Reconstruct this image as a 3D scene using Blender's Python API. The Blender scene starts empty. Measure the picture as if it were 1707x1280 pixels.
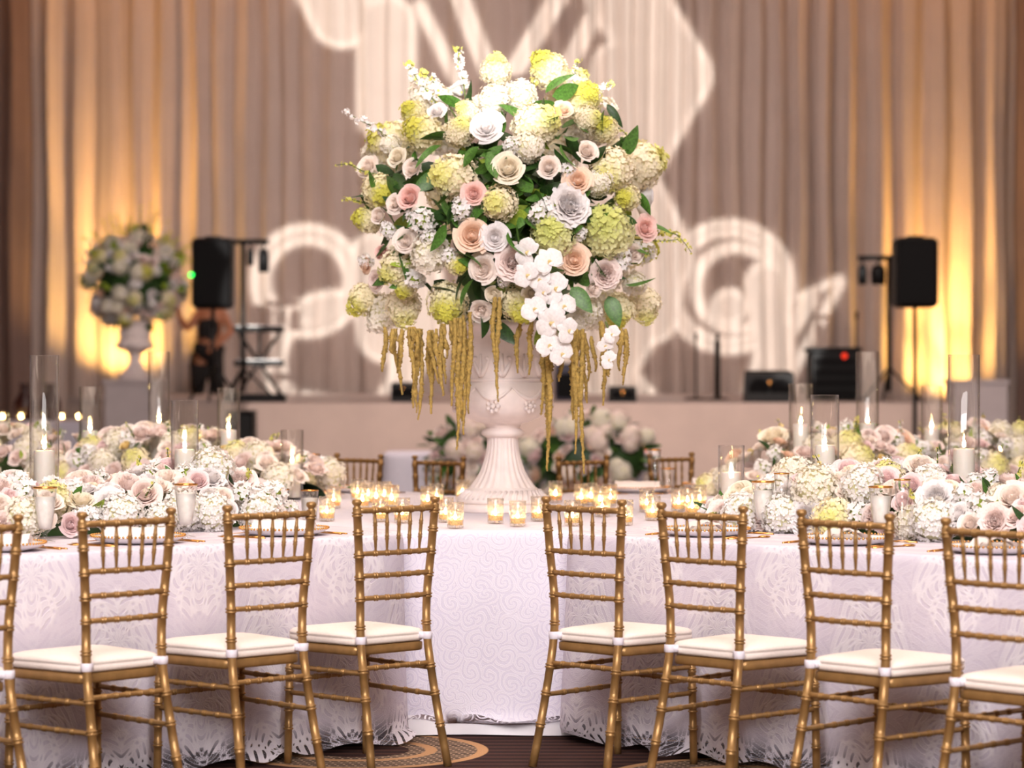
import bpy, math, random
import numpy as np
from mathutils import Vector, Matrix, Quaternion
random.seed(7); RNG = np.random.RandomState(11)
PI = math.pi
S = bpy.context.scene
COL = S.collection
# ------------------------------------------------------------------ camera, world, exposure, lights
F, H, YH, CX = 4470.5, 1.333, 628.4, 853.5       # focal length in pixels, eye height, horizon row, centre column
cam_d = bpy.data.cameras.new('camera'); cam = bpy.data.objects.new('camera', cam_d); COL.objects.link(cam)
cam.location = (0, 0, H); cam.rotation_euler = (PI/2, 0, 0)
cam_d.sensor_width = 36; cam_d.lens = F/1707*36; cam_d.shift_y = -(640-YH)/1707
cam_d.clip_end = 120
cam_d.dof.use_dof = True; cam_d.dof.focus_distance = 9.9; cam_d.dof.aperture_fstop = 2.4
S.camera = cam
w = bpy.data.worlds.new('world'); S.world = w; w.use_nodes = True
w.node_tree.nodes['Background'].inputs[0].default_value = (1.0, .91, .88, 1)
w.node_tree.nodes['Background'].inputs[1].default_value = .125
S.view_settings.view_transform = 'Standard'; S.view_settings.look = 'None'
S.view_settings.exposure = 0.13; S.view_settings.gamma = 1; S.view_settings.use_curve_mapping = False
S.cycles.max_bounces = 8; S.cycles.transparent_max_bounces = 24; S.cycles.caustics_reflective = False
S.cycles.caustics_refractive = False; S.cycles.sample_clamp_indirect = 4; S.cycles.use_denoising = True

def area(name, loc, target, sx, sy, power, col):
    l = bpy.data.lights.new(name, 'AREA'); l.shape = 'RECTANGLE'; l.size = sx; l.size_y = sy; l.energy = power; l.color = col
    o = bpy.data.objects.new(name, l); COL.objects.link(o); o.location = loc
    o.rotation_euler = (Vector(target)-Vector(loc)).to_track_quat('-Z', 'Y').to_euler(); return o
def spot(name, loc, target, power, col, ang, blend, rad):
    l = bpy.data.lights.new(name, 'SPOT'); l.energy = power; l.color = col; l.spot_size = math.radians(ang); l.spot_blend = blend; l.shadow_soft_size = rad
    o = bpy.data.objects.new(name, l); COL.objects.link(o); o.location = loc
    o.rotation_euler = (Vector(target)-Vector(loc)).to_track_quat('-Z', 'Y').to_euler(); return o
area('added_key_front', (0, 1.5, 6.6), (0, 10.5, .9), 7, 3, 620, (1, .94, .93))  # unseen area lamp added as soft front light on chairs and cloths
area('added_key_back', (0, -2, 7.2), (0, 11, 1.2), 8, 3, 1620, (1, .95, .95))  # unseen key added behind the camera to light the bouquet frontally
area('added_fill_table', (0, 11.5, 7.0), (0, 11.5, 0), 8, 5, 420, (1, .81, .67))  # overhead fill added above the tables, tinted to warm their tops
area('added_fill_drape', (0, 33, 7.3), (0, 40, 2.2), 5, 2, 350, (1, .83, .78))  # ambient fill added for the drape, no such lamp in view
area('added_fill_stage_front', (1, 19.5, 7.3), (1, 26, .5), 5, 2, 430, (1, .82, .74)).data.spread = math.radians(110)  # added to brighten the stage front, stands for no visible lamp
UPL = [(-5.75, 38.9), (6.35, 38.9)]
for ux, uy in UPL:
    spot('uplight_lamp', (ux, uy+.6, 1.24 if ux < 0 else .92), (ux, uy+.85, 5.0), 1700, (1, .52, .14), 56, .9, .06)
    spot('uplight_lamp', (ux, uy+.5, 1.24 if ux < 0 else .92), (ux, uy+1.1, 3.0), 320, (1, .58, .15), 130, .9, .06)
for ux, pw in ((-6.35, 260), (7.2, 420)):
    spot('uplight_lamp', (ux, 39.35, .3), (ux, 39.6, 5.0), pw, (1, .60, .26), 34, .9, .06)

# ------------------------------------------------------------------ node helpers
def srgb(r, g, b):
    f = lambda c: (c/255/12.92) if c/255 <= .04045 else ((c/255+.055)/1.055)**2.4
    return (f(r), f(g), f(b), 1)
class V:                                             # a value in a node graph, with arithmetic
    def __init__(s, nt, sock): s.nt, s.k = nt, sock
    def op(s, o, b=None, c=None):
        n = s.nt.nodes.new('ShaderNodeMath'); n.operation = o
        for i, x in enumerate((s, b, c)):
            if x is None: continue
            if isinstance(x, V): s.nt.links.new(x.k, n.inputs[i])
            else: n.inputs[i].default_value = x
        return V(s.nt, n.outputs[0])
    def __add__(s, o): return s.op('ADD', o)
    def __sub__(s, o): return s.op('SUBTRACT', o)
    def __mul__(s, o): return s.op('MULTIPLY', o)
    def __truediv__(s, o): return s.op('DIVIDE', o)
    def sin(s): return s.op('SINE')
    def cos(s): return s.op('COSINE')
    def fract(s): return s.op('FRACT')
    def floor(s): return s.op('FLOOR')
    def abs(s): return s.op('ABSOLUTE')
    def sqrt(s): return s.op('SQRT')
    def min(s, o): return s.op('MINIMUM', o)
    def max(s, o): return s.op('MAXIMUM', o)
    def step(s, lo, hi):                              # smooth 0..1 between lo and hi
        n = s.nt.nodes.new('ShaderNodeMapRange'); n.interpolation_type = 'SMOOTHSTEP'; s.nt.links.new(s.k, n.inputs[0])
        n.inputs[1].default_value = lo; n.inputs[2].default_value = hi; return V(s.nt, n.outputs[0])
def xyz(nt, sock):
    n = nt.nodes.new('ShaderNodeSeparateXYZ'); nt.links.new(sock, n.inputs[0]); return [V(nt, o) for o in n.outputs]
def coord(nt, which):
    n = nt.nodes.new('ShaderNodeTexCoord'); return n.outputs[which]
def noise(nt, vec, scale, detail=2, rough=.5):
    n = nt.nodes.new('ShaderNodeTexNoise'); n.inputs['Scale'].default_value = scale; n.inputs['Detail'].default_value = detail
    n.inputs['Roughness'].default_value = rough
    if vec is not None: nt.links.new(vec, n.inputs['Vector'])
    return V(nt, n.outputs[0])
def mixc(nt, fac, a, b):
    n = nt.nodes.new('ShaderNodeMix'); n.data_type = 'RGBA'
    if isinstance(fac, V): nt.links.new(fac.k, n.inputs[0])
    else: n.inputs[0].default_value = fac
    for i, x in ((6, a), (7, b)):
        if isinstance(x, tuple): n.inputs[i].default_value = x
        else: nt.links.new(x, n.inputs[i])
    return n.outputs[2]
def bump(nt, bsdf, h, strength, dist):
    b = nt.nodes.new('ShaderNodeBump'); b.inputs['Strength'].default_value = strength; b.inputs['Distance'].default_value = dist
    nt.links.new(h.k, b.inputs['Height']); nt.links.new(b.outputs[0], bsdf.inputs['Normal'])
MATS = {}
def mat(name, col, rough=.6, metal=0, var=.10, scale=20, bumps=0, bdist=.002, trans=0, coat=0, spec=.5, sss=0):
    if name in MATS: return MATS[name]
    m = bpy.data.materials.new(name); m.use_nodes = True; nt = m.node_tree; b = nt.nodes['Principled BSDF']
    b.inputs['Roughness'].default_value = rough; b.inputs['Metallic'].default_value = metal
    b.inputs['Specular IOR Level'].default_value = spec
    n = noise(nt, coord(nt, 'Object'), scale, 3)
    dark = tuple(c*(1-var) for c in col[:3])+(1,); lite = tuple(min(1, c*(1+var)) for c in col[:3])+(1,)
    nt.links.new(mixc(nt, n.step(.3, .7), dark, lite), b.inputs['Base Color'])
    if bumps: bump(nt, b, n, bumps, bdist)
    if coat: b.inputs['Coat Weight'].default_value = coat
    if sss:
        b.inputs['Subsurface Weight'].default_value = sss; b.inputs['Subsurface Radius'].default_value = (.02, .012, .008); b.inputs['Subsurface Scale'].default_value = 1
    MATS[name] = m; return m
def emit(name, col, st):
    m = bpy.data.materials.new(name); m.use_nodes = True; nt = m.node_tree; nt.nodes.clear()
    e = nt.nodes.new('ShaderNodeEmission'); e.inputs[0].default_value = col; e.inputs[1].default_value = st
    o = nt.nodes.new('ShaderNodeOutputMaterial'); nt.links.new(e.outputs[0], o.inputs[0]); return m
def thin_glass(name, tint, base=.04, gain=.75, rough=.02):
    m = bpy.data.materials.new(name); m.use_nodes = True; nt = m.node_tree; nt.nodes.clear()
    t = nt.nodes.new('ShaderNodeBsdfTransparent'); t.inputs[0].default_value = tint
    g = nt.nodes.new('ShaderNodeBsdfGlossy'); g.inputs['Roughness'].default_value = rough
    mp = nt.nodes.new('ShaderNodeMapping'); nt.links.new(coord(nt, 'Object'), mp.inputs[0]); mp.inputs['Scale'].default_value = (30, 30, 3)
    bp = nt.nodes.new('ShaderNodeBump'); bp.inputs['Strength'].default_value = .35; bp.inputs['Distance'].default_value = .01; nt.links.new(noise(nt, mp.outputs[0], 1, 2).k, bp.inputs['Height']); nt.links.new(bp.outputs[0], g.inputs['Normal'])
    lw = nt.nodes.new('ShaderNodeLayerWeight'); lw.inputs[0].default_value = .35
    f = V(nt, lw.outputs['Facing']).op('POWER', 2.2)*gain+base
    mx = nt.nodes.new('ShaderNodeMixShader'); nt.links.new(f.k, mx.inputs[0]); nt.links.new(t.outputs[0], mx.inputs[1]); nt.links.new(g.outputs[0], mx.inputs[2])
    o = nt.nodes.new('ShaderNodeOutputMaterial'); nt.links.new(mx.outputs[0], o.inputs[0]); return m

# ------------------------------------------------------------------ the monogram projector (a lamp with a patterned lens)
def gobo():
    px, py, pz = .0, -20.0, 3.99
    WALL = 40.0; sc = F/WALL
    l = bpy.data.lights.new('monogram_projector_lamp', 'SPOT'); l.energy = 215000; l.color = (.99, .97, .91); l.spot_size = math.radians(32); l.spot_blend = .1; l.shadow_soft_size = .03
    o = bpy.data.objects.new('monogram_projector_lamp', l); COL.objects.link(o); o.location = (px, py, pz); o.rotation_euler = (PI/2, 0, 0)
    l.use_nodes = True; nt = l.node_tree; em = nt.nodes['Emission']
    a, b, c = xyz(nt, coord(nt, 'Normal'))
    D = WALL-py; c = c.abs().max(.01)
    # lens coordinates expressed in hundreds of pixels of the wall picture
    x = (a/c)*(GX*D*sc/100)+(CX/100+px*sc/100)
    y = (b/c)*(-GY*D*sc/100)+(YH/100-(pz-H)*sc/100)
    cv = nt.nodes.new('ShaderNodeCombineXYZ'); nt.links.new(x.k, cv.inputs[0]); nt.links.new(y.k, cv.inputs[1]); P = cv.outputs[0]
    def vm(op, *ins):
        n = nt.nodes.new('ShaderNodeVectorMath'); n.operation = op
        for i, s in enumerate(ins):
            if isinstance(s, tuple): n.inputs[i].default_value = s
            else: nt.links.new(s, n.inputs[i])
        return n
    def seg(x0, y0, x1, y1, r):
        A = (x0/100, y0/100, 0); B = ((x1-x0)/100, (y1-y0)/100, 0); L = B[0]**2+B[1]**2
        pa = vm('SUBTRACT', P, A).outputs[0]; h = V(nt, vm('DOT_PRODUCT', pa, B).outputs['Value'])/L
        h = h.max(0).min(1); n = vm('SCALE', B); nt.links.new(h.k, n.inputs['Scale'])
        return V(nt, vm('DISTANCE', pa, n.outputs[0]).outputs['Value'])-r/100
    def ring(cx, cy, R, hw): return (V(nt, vm('DISTANCE', P, (cx/100, cy/100, 0)).outputs['Value'])-R/100).abs()-hw/100
    def disc(cx, cy, R): return V(nt, vm('DISTANCE', P, (cx/100, cy/100, 0)).outputs['Value'])-R/100
    hid = seg(800, 590, 915, 590, 66).min(seg(850, 430, 850, 600, 90))  # invented block hidden behind the bouquet, added so the beam lights its top
    parts = [seg(530, -60, 570, 25, 58), seg(645, 40, 645, 190, 52), seg(640, 160, 730, 330, 45),
        seg(700, 10, 770, 150, 13), seg(760, -20, 815, 120, 17), seg(940, -20, 862, 110, 17), seg(1005, 0, 930, 140, 16),
        seg(1040, -10, 1125, 125, 66), seg(1125, 130, 1050, 260, 62), seg(1040, 120, 1010, 260, 60), seg(960, 180, 1000, 330, 50),
        seg(1050, 330, 1100, 430, 62), seg(1090, 440, 1080, 520, 58), seg(1060, 530, 1010, 620, 50), seg(1030, 640, 1080, 700, 42), seg(980, 420, 990, 600, 60),
        ring(1215, 478, 98, 17), ring(1228, 480, 68, 12), disc(1216, 512, 34), seg(1278, 470, 1292, 600, 38), seg(1290, 600, 1260, 690, 36),
        seg(1300, 660, 1402, 470, 10), seg(1322, 500, 1400, 465, 9), seg(1310, 560, 1350, 500, 16),
        ring(512, 468, 78, 20), disc(528, 520, 34), seg(545, 512, 600, 500, 26), ring(562, 606, 104, 22), seg(625, 430, 640, 560, 46), seg(505, 668, 640, 690, 18), seg(650, 680, 690, 590, 28), seg(690, 420, 720, 560, 40)]
    d = parts[0]
    for q in parts[1:]: d = d.min(q)
    dim = hid.step(.05, -.06)*.24; inside = d.step(.05, -.06); edge = (d+.09).abs().step(.09, 0)
    I = (inside*.72+inside*edge*.35).max(dim)
    nt.links.new(I.k, em.inputs['Strength'])
GX, GY = 1, 1
gobo()

# ------------------------------------------------------------------ mesh helpers
def at(px, py, Y): return Vector(((px-CX)/F*Y, Y, H-(py-YH)/F*Y))
def onz(px, py, z): Y = F*(H-z)/(py-YH); return Vector(((px-CX)/F*Y, Y, z))
def mesh(name, v, f, mats, idx=None, smooth=True, uv=None):
    me = bpy.data.meshes.new(name); me.from_pydata([tuple(p) for p in v], [], f)
    for m in (mats if isinstance(mats, (list, tuple)) else [mats]): me.materials.append(m)
    n = len(me.polygons)
    if smooth: me.polygons.foreach_set('use_smooth', [True]*n)
    if idx is not None: me.polygons.foreach_set('material_index', idx)
    if uv is not None:
        l = me.uv_layers.new(name='UVMap'); vi = np.zeros(len(me.loops), np.int32); me.loops.foreach_get('vertex_index', vi)
        l.data.foreach_set('uv', np.asarray(uv, np.float32)[vi].ravel())
    me.update(); return me
def link(name, me, parent=None, loc=(0, 0, 0), rot=None, scale=None, label=None):
    o = bpy.data.objects.new(name, me); COL.objects.link(o); o.location = loc
    if rot is not None:
        o.rotation_mode = 'QUATERNION'; o.rotation_quaternion = rot
    if scale is not None: o.scale = (scale,)*3 if isinstance(scale, (int, float)) else scale
    if parent is not None: o.parent = parent
    if label: o['label'] = label
    return o
def tag(o, label, cat, group=None):
    o['label'] = label; o['category'] = cat
    if group: o['group'] = group
    return o
def thing(name, label, cat, loc=(0, 0, 0), rz=0, group=None):
    o = bpy.data.objects.new(name, None); COL.objects.link(o); o.location = loc; o.rotation_euler = (0, 0, rz); o.empty_display_size = .1
    return tag(o, label, cat, group)
def struct(o): o['kind'] = 'structure'; return o
def dup(root, loc, rz, label, group=None):
    r = root.copy(); COL.objects.link(r); r.location = loc; r.rotation_euler = (0, 0, rz); r['label'] = label
    if group: r['group'] = group
    for ch in list(root.children):
        c = ch.copy(); COL.objects.link(c); c.parent = r
        for g in ch.children:
            d = g.copy(); COL.objects.link(d); d.parent = c
    return r
class MB:
    def __init__(s): s.v, s.f, s.i = [], [], []
    def add(s, v, f, mi=0):
        b = len(s.v); s.v += [tuple(p) for p in v]; s.f += [tuple(b+k for k in q) for q in f]; s.i += [mi]*len(f); return s
    def box(s, c, d, mi=0, taper=1, bev=.0):
        x, y, z = d[0]/2, d[1]/2, d[2]/2; b = min(bev, x, y, z)*1.0
        if b <= 0:
            v = [(c[0]+sx*x*(taper if sz > 0 else 1), c[1]+sy*y*(taper if sz > 0 else 1), c[2]+sz*z) for sz in (-1, 1) for sy in (-1, 1) for sx in (-1, 1)]
            return s.add(v, [(0, 2, 3, 1), (4, 5, 7, 6), (0, 1, 5, 4), (2, 6, 7, 3), (0, 4, 6, 2), (1, 3, 7, 5)], mi)
        prof = [(-z, -b), (-z+b, 0), (z-b, 0), (z, -b)]
        loops = []
        for zz, o in prof:
            t = taper if zz > 0 else 1
            X, Y = (x+o)*t, (y+o)*t
            loops.append([(c[0]+a, c[1]+e, c[2]+zz) for a, e in ((-X+b, -Y), (X-b, -Y), (X, -Y+b), (X, Y-b), (X-b, Y), (-X+b, Y), (-X, Y-b), (-X, -Y+b))])
        v = [p for L in loops for p in L]; f = []
        for k in range(3):
            for j in range(8): f.append((k*8+j, k*8+(j+1) % 8, k*8+8+(j+1) % 8, k*8+8+j))
        f += [tuple(range(7, -1, -1)), tuple(range(24, 32))]
        return s.add(v, f, mi)
    def tube(s, pts, rad, n=10, mi=0, cap=True):
        pts = [Vector(p) for p in pts]; rad = rad if isinstance(rad, (list, tuple)) else [rad]*len(pts)
        v, f = [], []; up = None
        for k, p in enumerate(pts):
            t = (pts[min(k+1, len(pts)-1)]-pts[max(k-1, 0)])
            t = t.normalized() if t.length > 1e-9 else Vector((0, 0, 1))
            if up is None: up = Vector((1, 0, 0)) if abs(t.x) < .9 else Vector((0, 1, 0))
            a = (up-t*up.dot(t)).normalized(); up = a; b = t.cross(a)
            for j in range(n):
                q = 2*PI*j/n; v.append(p+(a*math.cos(q)+b*math.sin(q))*rad[k])
        for k in range(len(pts)-1):
            for j in range(n): f.append((k*n+j, k*n+(j+1) % n, (k+1)*n+(j+1) % n, (k+1)*n+j))
        if cap: f += [tuple(range(n-1, -1, -1)), tuple(range((len(pts)-1)*n, len(pts)*n))]
        return s.add(v, f, mi)
    def lathe(s, prof, n=32, c=(0, 0, 0), mi=0, mod=None):
        v, f = [], []
        for k, (r, z) in enumerate(prof):
            for j in range(n):
                q = 2*PI*j/n; rr = r*(mod(q, k, z) if mod else 1); v.append((c[0]+rr*math.cos(q), c[1]+rr*math.sin(q), c[2]+z))
        for k in range(len(prof)-1):
            for j in range(n): f.append((k*n+j, k*n+(j+1) % n, (k+1)*n+(j+1) % n, (k+1)*n+j))
        return s.add(v, f, mi)
    def ball(s, c, r, n=8, mi=0):
        r = r if isinstance(r, tuple) else (r, r, r); v, f = [], []
        for k in range(n//2+1):
            a = PI*k/(n//2)
            for j in range(n):
                q = 2*PI*j/n; v.append((c[0]+r[0]*math.sin(a)*math.cos(q), c[1]+r[1]*math.sin(a)*math.sin(q), c[2]-r[2]*math.cos(a)))
        for k in range(n//2):
            for j in range(n): f.append((k*n+j, k*n+(j+1) % n, (k+1)*n+(j+1) % n, (k+1)*n+j))
        return s.add(v, f, mi)
    def mesh(s, name, m, smooth=True): return mesh(name, s.v, s.f, m, s.i, smooth)
    def obj(s, name, m, parent=None, smooth=True, loc=(0, 0, 0), label=None): return link(name, s.mesh(name, m, smooth), parent, loc, label=label)
def smooth_path(pts, n):
    pts = np.array(pts, float); t = np.linspace(0, len(pts)-1, n); out = []
    for u in t:
        i = min(int(u), len(pts)-2); q = u-i
        p0, p1, p2, p3 = pts[max(i-1, 0)], pts[i], pts[i+1], pts[min(i+2, len(pts)-1)]
        out.append(.5*((2*p1)+(-p0+p2)*q+(2*p0-5*p1+4*p2-p3)*q*q+(-p0+3*p1-3*p2+p3)*q**3))
    return out

# ------------------------------------------------------------------ materials
M_gold = mat('gold_paint', srgb(160, 122, 74), .40, .5, .10, 30, .15, .0005)
M_goldshiny = mat('gold_plate', srgb(225, 165, 95), .22, .95, .06, 40)
M_cushion = mat('cushion_fabric', srgb(240, 226, 216), .85, 0, .03, 120, .2, .0006)
M_strap = mat('strap_ribbon', srgb(232, 224, 232), .6, 0, .03, 60)
M_urn = mat('urn_plaster', srgb(230, 217, 213), .7, 0, .05, 14, .25, .002)
M_white = mat('white_ceramic', srgb(238, 232, 232), .25, 0, .02, 8)
M_napkin = mat('napkin_linen', srgb(240, 228, 224), .9, 0, .03, 200, .2, .0005)
M_wax = mat('candle_wax', srgb(255, 246, 236), .5, 0, .01, 10, sss=.12)
M_wick = mat('wick', srgb(40, 30, 25), .9)
M_black = mat('black_plastic', srgb(9, 8, 9), .6, 0, .15, 40, .2, .001, spec=.25)
M_grille = mat('speaker_grille', srgb(10, 9, 10), .8, 0, .4, 260, .5, .002, spec=.15)
M_steel = mat('black_metal', srgb(24, 22, 22), .4, .6, .1, 30)
M_stage = mat('stage_skirt', srgb(190, 170, 160), .9, 0, .05, 3, .1, .004)
M_plinth = mat('plinth_paint', srgb(196, 184, 184), .6, 0, .03, 6)
M_skirt2 = mat('plain_linen', srgb(214, 208, 220), .9, 0, .03, 80, .1, .001)
M_flame = emit('flame', (1, .66, .26, 1), 130)
M_glass = thin_glass('clear_glass', (.994, .991, .986, 1), .045, .98, .03)
M_votive = thin_glass('votive_glass', (.98, .96, .93, 1), .05, .6, .06)
def glow(m, k):                                      # pressed glass scatters a little of the candle light
    nt = m.node_tree; o = [n for n in nt.nodes if n.type == 'OUTPUT_MATERIAL'][0]; src = o.inputs[0].links[0].from_socket
    t = nt.nodes.new('ShaderNodeBsdfTranslucent'); t.inputs[0].default_value = (1, .95, .88, 1); mx = nt.nodes.new('ShaderNodeMixShader')
    oc = coord(nt, 'Object'); f = noise(nt, oc, 90, 1).step(.35, .75)*(k*2); nt.links.new(f.k, mx.inputs[0]); nt.links.new(src, mx.inputs[1]); nt.links.new(t.outputs[0], mx.inputs[2]); nt.links.new(mx.outputs[0], o.inputs[0])
glow(M_votive, .16)
M_drink = mat('iced_water', srgb(246, 240, 232), .35, 0, .05, 60)
M_green = mat('leaf_green', srgb(72, 112, 42), .45, 0, .35, 9, .1, .002)
M_dark = mat('leaf_dark', srgb(42, 72, 28), .5, 0, .35, 9, .1, .002)
M_lime = mat('leaf_lime', srgb(150, 170, 60), .5, 0, .25, 9)
M_stem = mat('stem_green', srgb(88, 104, 44), .6, 0, .2, 20)
M_ama = mat('amaranth', srgb(164, 136, 70), .85, 0, .30, 90, .6, .004)
def petal_mat(name, c, tip=None, var=.06, rng=(.1, 1.15)):
    """flower colour; TIP is the colour of the greener end of a bloom (its own local +z)"""
    m = bpy.data.materials.new(name); m.use_nodes = True; nt = m.node_tree; b = nt.nodes['Principled BSDF']
    b.inputs['Roughness'].default_value = .75; b.inputs['Specular IOR Level'].default_value = .25
    oc = coord(nt, 'Object'); n = noise(nt, oc, 7, 2)
    base = mixc(nt, n.step(.3, .7), tuple(x*(1-var) for x in c[:3])+(1,), tuple(min(1, x*(1+var)) for x in c[:3])+(1,))
    if tip:
        x, y, z = xyz(nt, oc); base = mixc(nt, (z+(n-.5)*.9).step(*rng), base, tip)
    nt.links.new(base, b.inputs['Base Color'])
    t = nt.nodes.new('ShaderNodeBsdfTranslucent'); nt.links.new(base, t.inputs[0])
    mx = nt.nodes.new('ShaderNodeMixShader'); mx.inputs[0].default_value = .22
    nt.links.new(b.outputs[0], mx.inputs[1]); nt.links.new(t.outputs[0], mx.inputs[2])
    nt.links.new(mx.outputs[0], nt.nodes['Material Output'].inputs[0]); return m
CREAM, LIME = srgb(246, 234, 200), srgb(196, 202, 84)
P = {
 'hyd_cream': petal_mat('petal_hydrangea_cream', srgb(250, 238, 212), srgb(228, 224, 140), rng=(.35, 1.1)),
 'hyd_green': petal_mat('petal_hydrangea_green', srgb(248, 238, 204), srgb(214, 210, 92), rng=(.15, .95)),
 'hyd_lime': petal_mat('petal_hydrangea_lime', srgb(240, 238, 190), srgb(212, 216, 130), rng=(-.1, 1.0)),
 'hyd_white': petal_mat('petal_hydrangea_white', srgb(244, 237, 224)),
 'hyd_pale': petal_mat('petal_hydrangea_pale', srgb(242, 238, 236)),
 'white': petal_mat('petal_white', srgb(247, 242, 241)), 'cream': petal_mat('petal_cream', srgb(250, 240, 222)),
 'blush': petal_mat('petal_blush', srgb(252, 238, 229)), 'pink': petal_mat('petal_pink', srgb(250, 214, 206)),
 'peach': petal_mat('petal_peach', srgb(251, 222, 200)), 'mauve': petal_mat('petal_mauve', srgb(246, 224, 223)),
 'rosy': petal_mat('petal_rosy', srgb(252, 234, 228)), 'yellow': petal_mat('petal_yellow', srgb(244, 222, 160)),
 'bud': petal_mat('petal_bud', srgb(222, 218, 120))}
def lace(name, ground, thread, su, sv, bold, hem=.13):
    m = bpy.data.materials.new(name); m.use_nodes = True; nt = m.node_tree; b = nt.nodes['Principled BSDF']
    b.inputs['Roughness'].default_value = .85; b.inputs['Specular IOR Level'].default_value = .3
    uvn = nt.nodes.new('ShaderNodeUVMap'); uvn.uv_map = 'UVMap'; u, v, _ = xyz(nt, uvn.outputs[0])
    wob = noise(nt, uvn.outputs[0], 5, 2)-.5
    U = u/su; c = U.floor(); Vv = v/sv+(c*.5); fu = U.fract()-.5; fv = Vv.fract()-.5
    ax = fu.abs(); r = (ax*ax+(fv*fv)*1.7).sqrt(); th = fv.op('ARCTAN2', ax+.0001)
    if bold:
        vo = nt.nodes.new('ShaderNodeTexVoronoi'); vo.inputs['Scale'].default_value = 14; vo.inputs['Randomness'].default_value = .8
        cm = nt.nodes.new('ShaderNodeVectorMath'); cm.operation = 'ADD'; nt.links.new(uvn.outputs[0], cm.inputs[0])
        nv = nt.nodes.new('ShaderNodeTexNoise'); nv.inputs['Scale'].default_value = 9; nt.links.new(uvn.outputs[0], nv.inputs['Vector'])
        sc_ = nt.nodes.new('ShaderNodeVectorMath'); sc_.operation = 'SCALE'; sc_.inputs['Scale'].default_value = .05; nt.links.new(nv.outputs['Color'], sc_.inputs[0]); nt.links.new(sc_.outputs[0], cm.inputs[1])
        nt.links.new(cm.outputs[0], vo.inputs['Vector']); df = nt.nodes.new('ShaderNodeVectorMath'); df.operation = 'SUBTRACT'; nt.links.new(cm.outputs[0], df.inputs[0]); nt.links.new(vo.outputs['Position'], df.inputs[1])
        dx, dy, _d = xyz(nt, df.outputs[0]); rr_ = (dx*dx+dy*dy).sqrt(); g = (dy.op('ARCTAN2', dx)*2+rr_*330).sin()*.8+wob*1.8; r = rr_*2
    else:
        g = ((r*(60)+(th*5).sin()*3.0+wob*2.5).sin()+.2)*((th*11+r*13).cos()+.6)
    ln = g.abs().step(.42 if bold else .5, .12); med = (r+((th*7).sin()*.04)).step(*((.9, .6) if bold else (.50, .44)))
    fill = ((g.step(-.1, .4)*.55)+ln*.8).min(1)*(med*.72+.28)
    fine = noise(nt, uvn.outputs[0], 260, 2); net = (fine.step(.35, .65))*.25
    h = fill+net
    nt.links.new(mixc(nt, h.min(1), ground, thread), b.inputs['Base Color'])
    bump(nt, b, h, .4, .004)
    hole = (v.step(hem, hem*.35))*(fill+net*.6).step(.42, .2)*.9
    nt.links.new((hole*-1+1).k, b.inputs['Alpha'])
    return m
M_lace = lace('lace_damask', srgb(209, 199, 213), srgb(232, 225, 231), .34, .46, False)
M_lacebold = lace('lace_swirl', srgb(221, 214, 229), srgb(236, 230, 239), .30, .36, True, .05)
M_floorcarpet = None
def carpet():
    m = bpy.data.materials.new('carpet'); m.use_nodes = True; nt = m.node_tree; b = nt.nodes['Principled BSDF']
    b.inputs['Roughness'].default_value = .95; b.inputs['Specular IOR Level'].default_value = .1
    oc = coord(nt, 'Object'); x, y, z = xyz(nt, oc); pile = noise(nt, oc, 300, 2)
    st = (y*(1/.085)).fract(); stripe = st.step(.45, .5)*(st.step(.95, .9)); thin = ((y/.021).fract()-.5).abs().step(.42, .46)
    base = mixc(nt, stripe, srgb(52, 36, 34), srgb(82, 54, 46)); base = mixc(nt, thin*.8, base, srgb(24, 18, 20))
    gx = (x+.543)/1.31; gy = (y-9.58)/1.3+((gx+.5).floor())*.5
    fx = ((gx+.5).fract()-.5)*1.31; fy = ((gy+.5).fract()-.5)*1.3; r = (fx*fx+fy*fy).sqrt()
    disc = r.step(.462, .455)*r.step(.172, .18); rim = (r-.44).abs().step(.024, .018); ring2 = (r-.255).abs().step(.024, .018)
    row = y/.034; dash = (((row.fract()-.5).abs().step(.27, .22)))*((x/.030+(row.floor()*.37)).fract()-.5).abs().step(.40, .34)
    dc = mixc(nt, dash, srgb(160, 134, 112), srgb(26, 18, 20)); dc = mixc(nt, rim.max(ring2), dc, srgb(196, 150, 108))
    col = mixc(nt, disc, base, dc)
    nt.links.new(mixc(nt, pile.step(.3, .7)*.25, col, srgb(30, 22, 22)), b.inputs['Base Color']); bump(nt, b, pile, .5, .004); return m
M_drape = mat('drape_fabric', srgb(195, 179, 169), .9, 0, .03, 2, .06, .002)

# ------------------------------------------------------------------ room
RX = 11.0; RB = 40.6; RF = -23.0; RH = 7.6
def slab(name, x0, x1, y0, y1, z0, z1, m):
    return struct(MB().box(((x0+x1)/2, (y0+y1)/2, (z0+z1)/2), (x1-x0, y1-y0, z1-z0)).obj(name, m, smooth=False))
slab('floor', -RX, RX, RF, RB, -.1, 0, carpet())
M_wall = mat('wall_paint', srgb(150, 126, 116), .9, 0, .04, 2)
slab('wall_back', -RX, RX, RB, RB+.1, 0, RH, M_wall)
slab('wall_left', -RX-.1, -RX, RF, RB, 0, RH, M_wall)
slab('wall_right', RX, RX+.1, RF, RB, 0, RH, M_wall)
slab('wall_front', -RX, RX, RF-.1, RF, 0, RH, M_wall)
slab('ceiling', -RX, RX, RF, RB, RH, RH+.1, mat('ceiling_paint', srgb(196, 176, 160), .9, 0, .03, 1))

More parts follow.
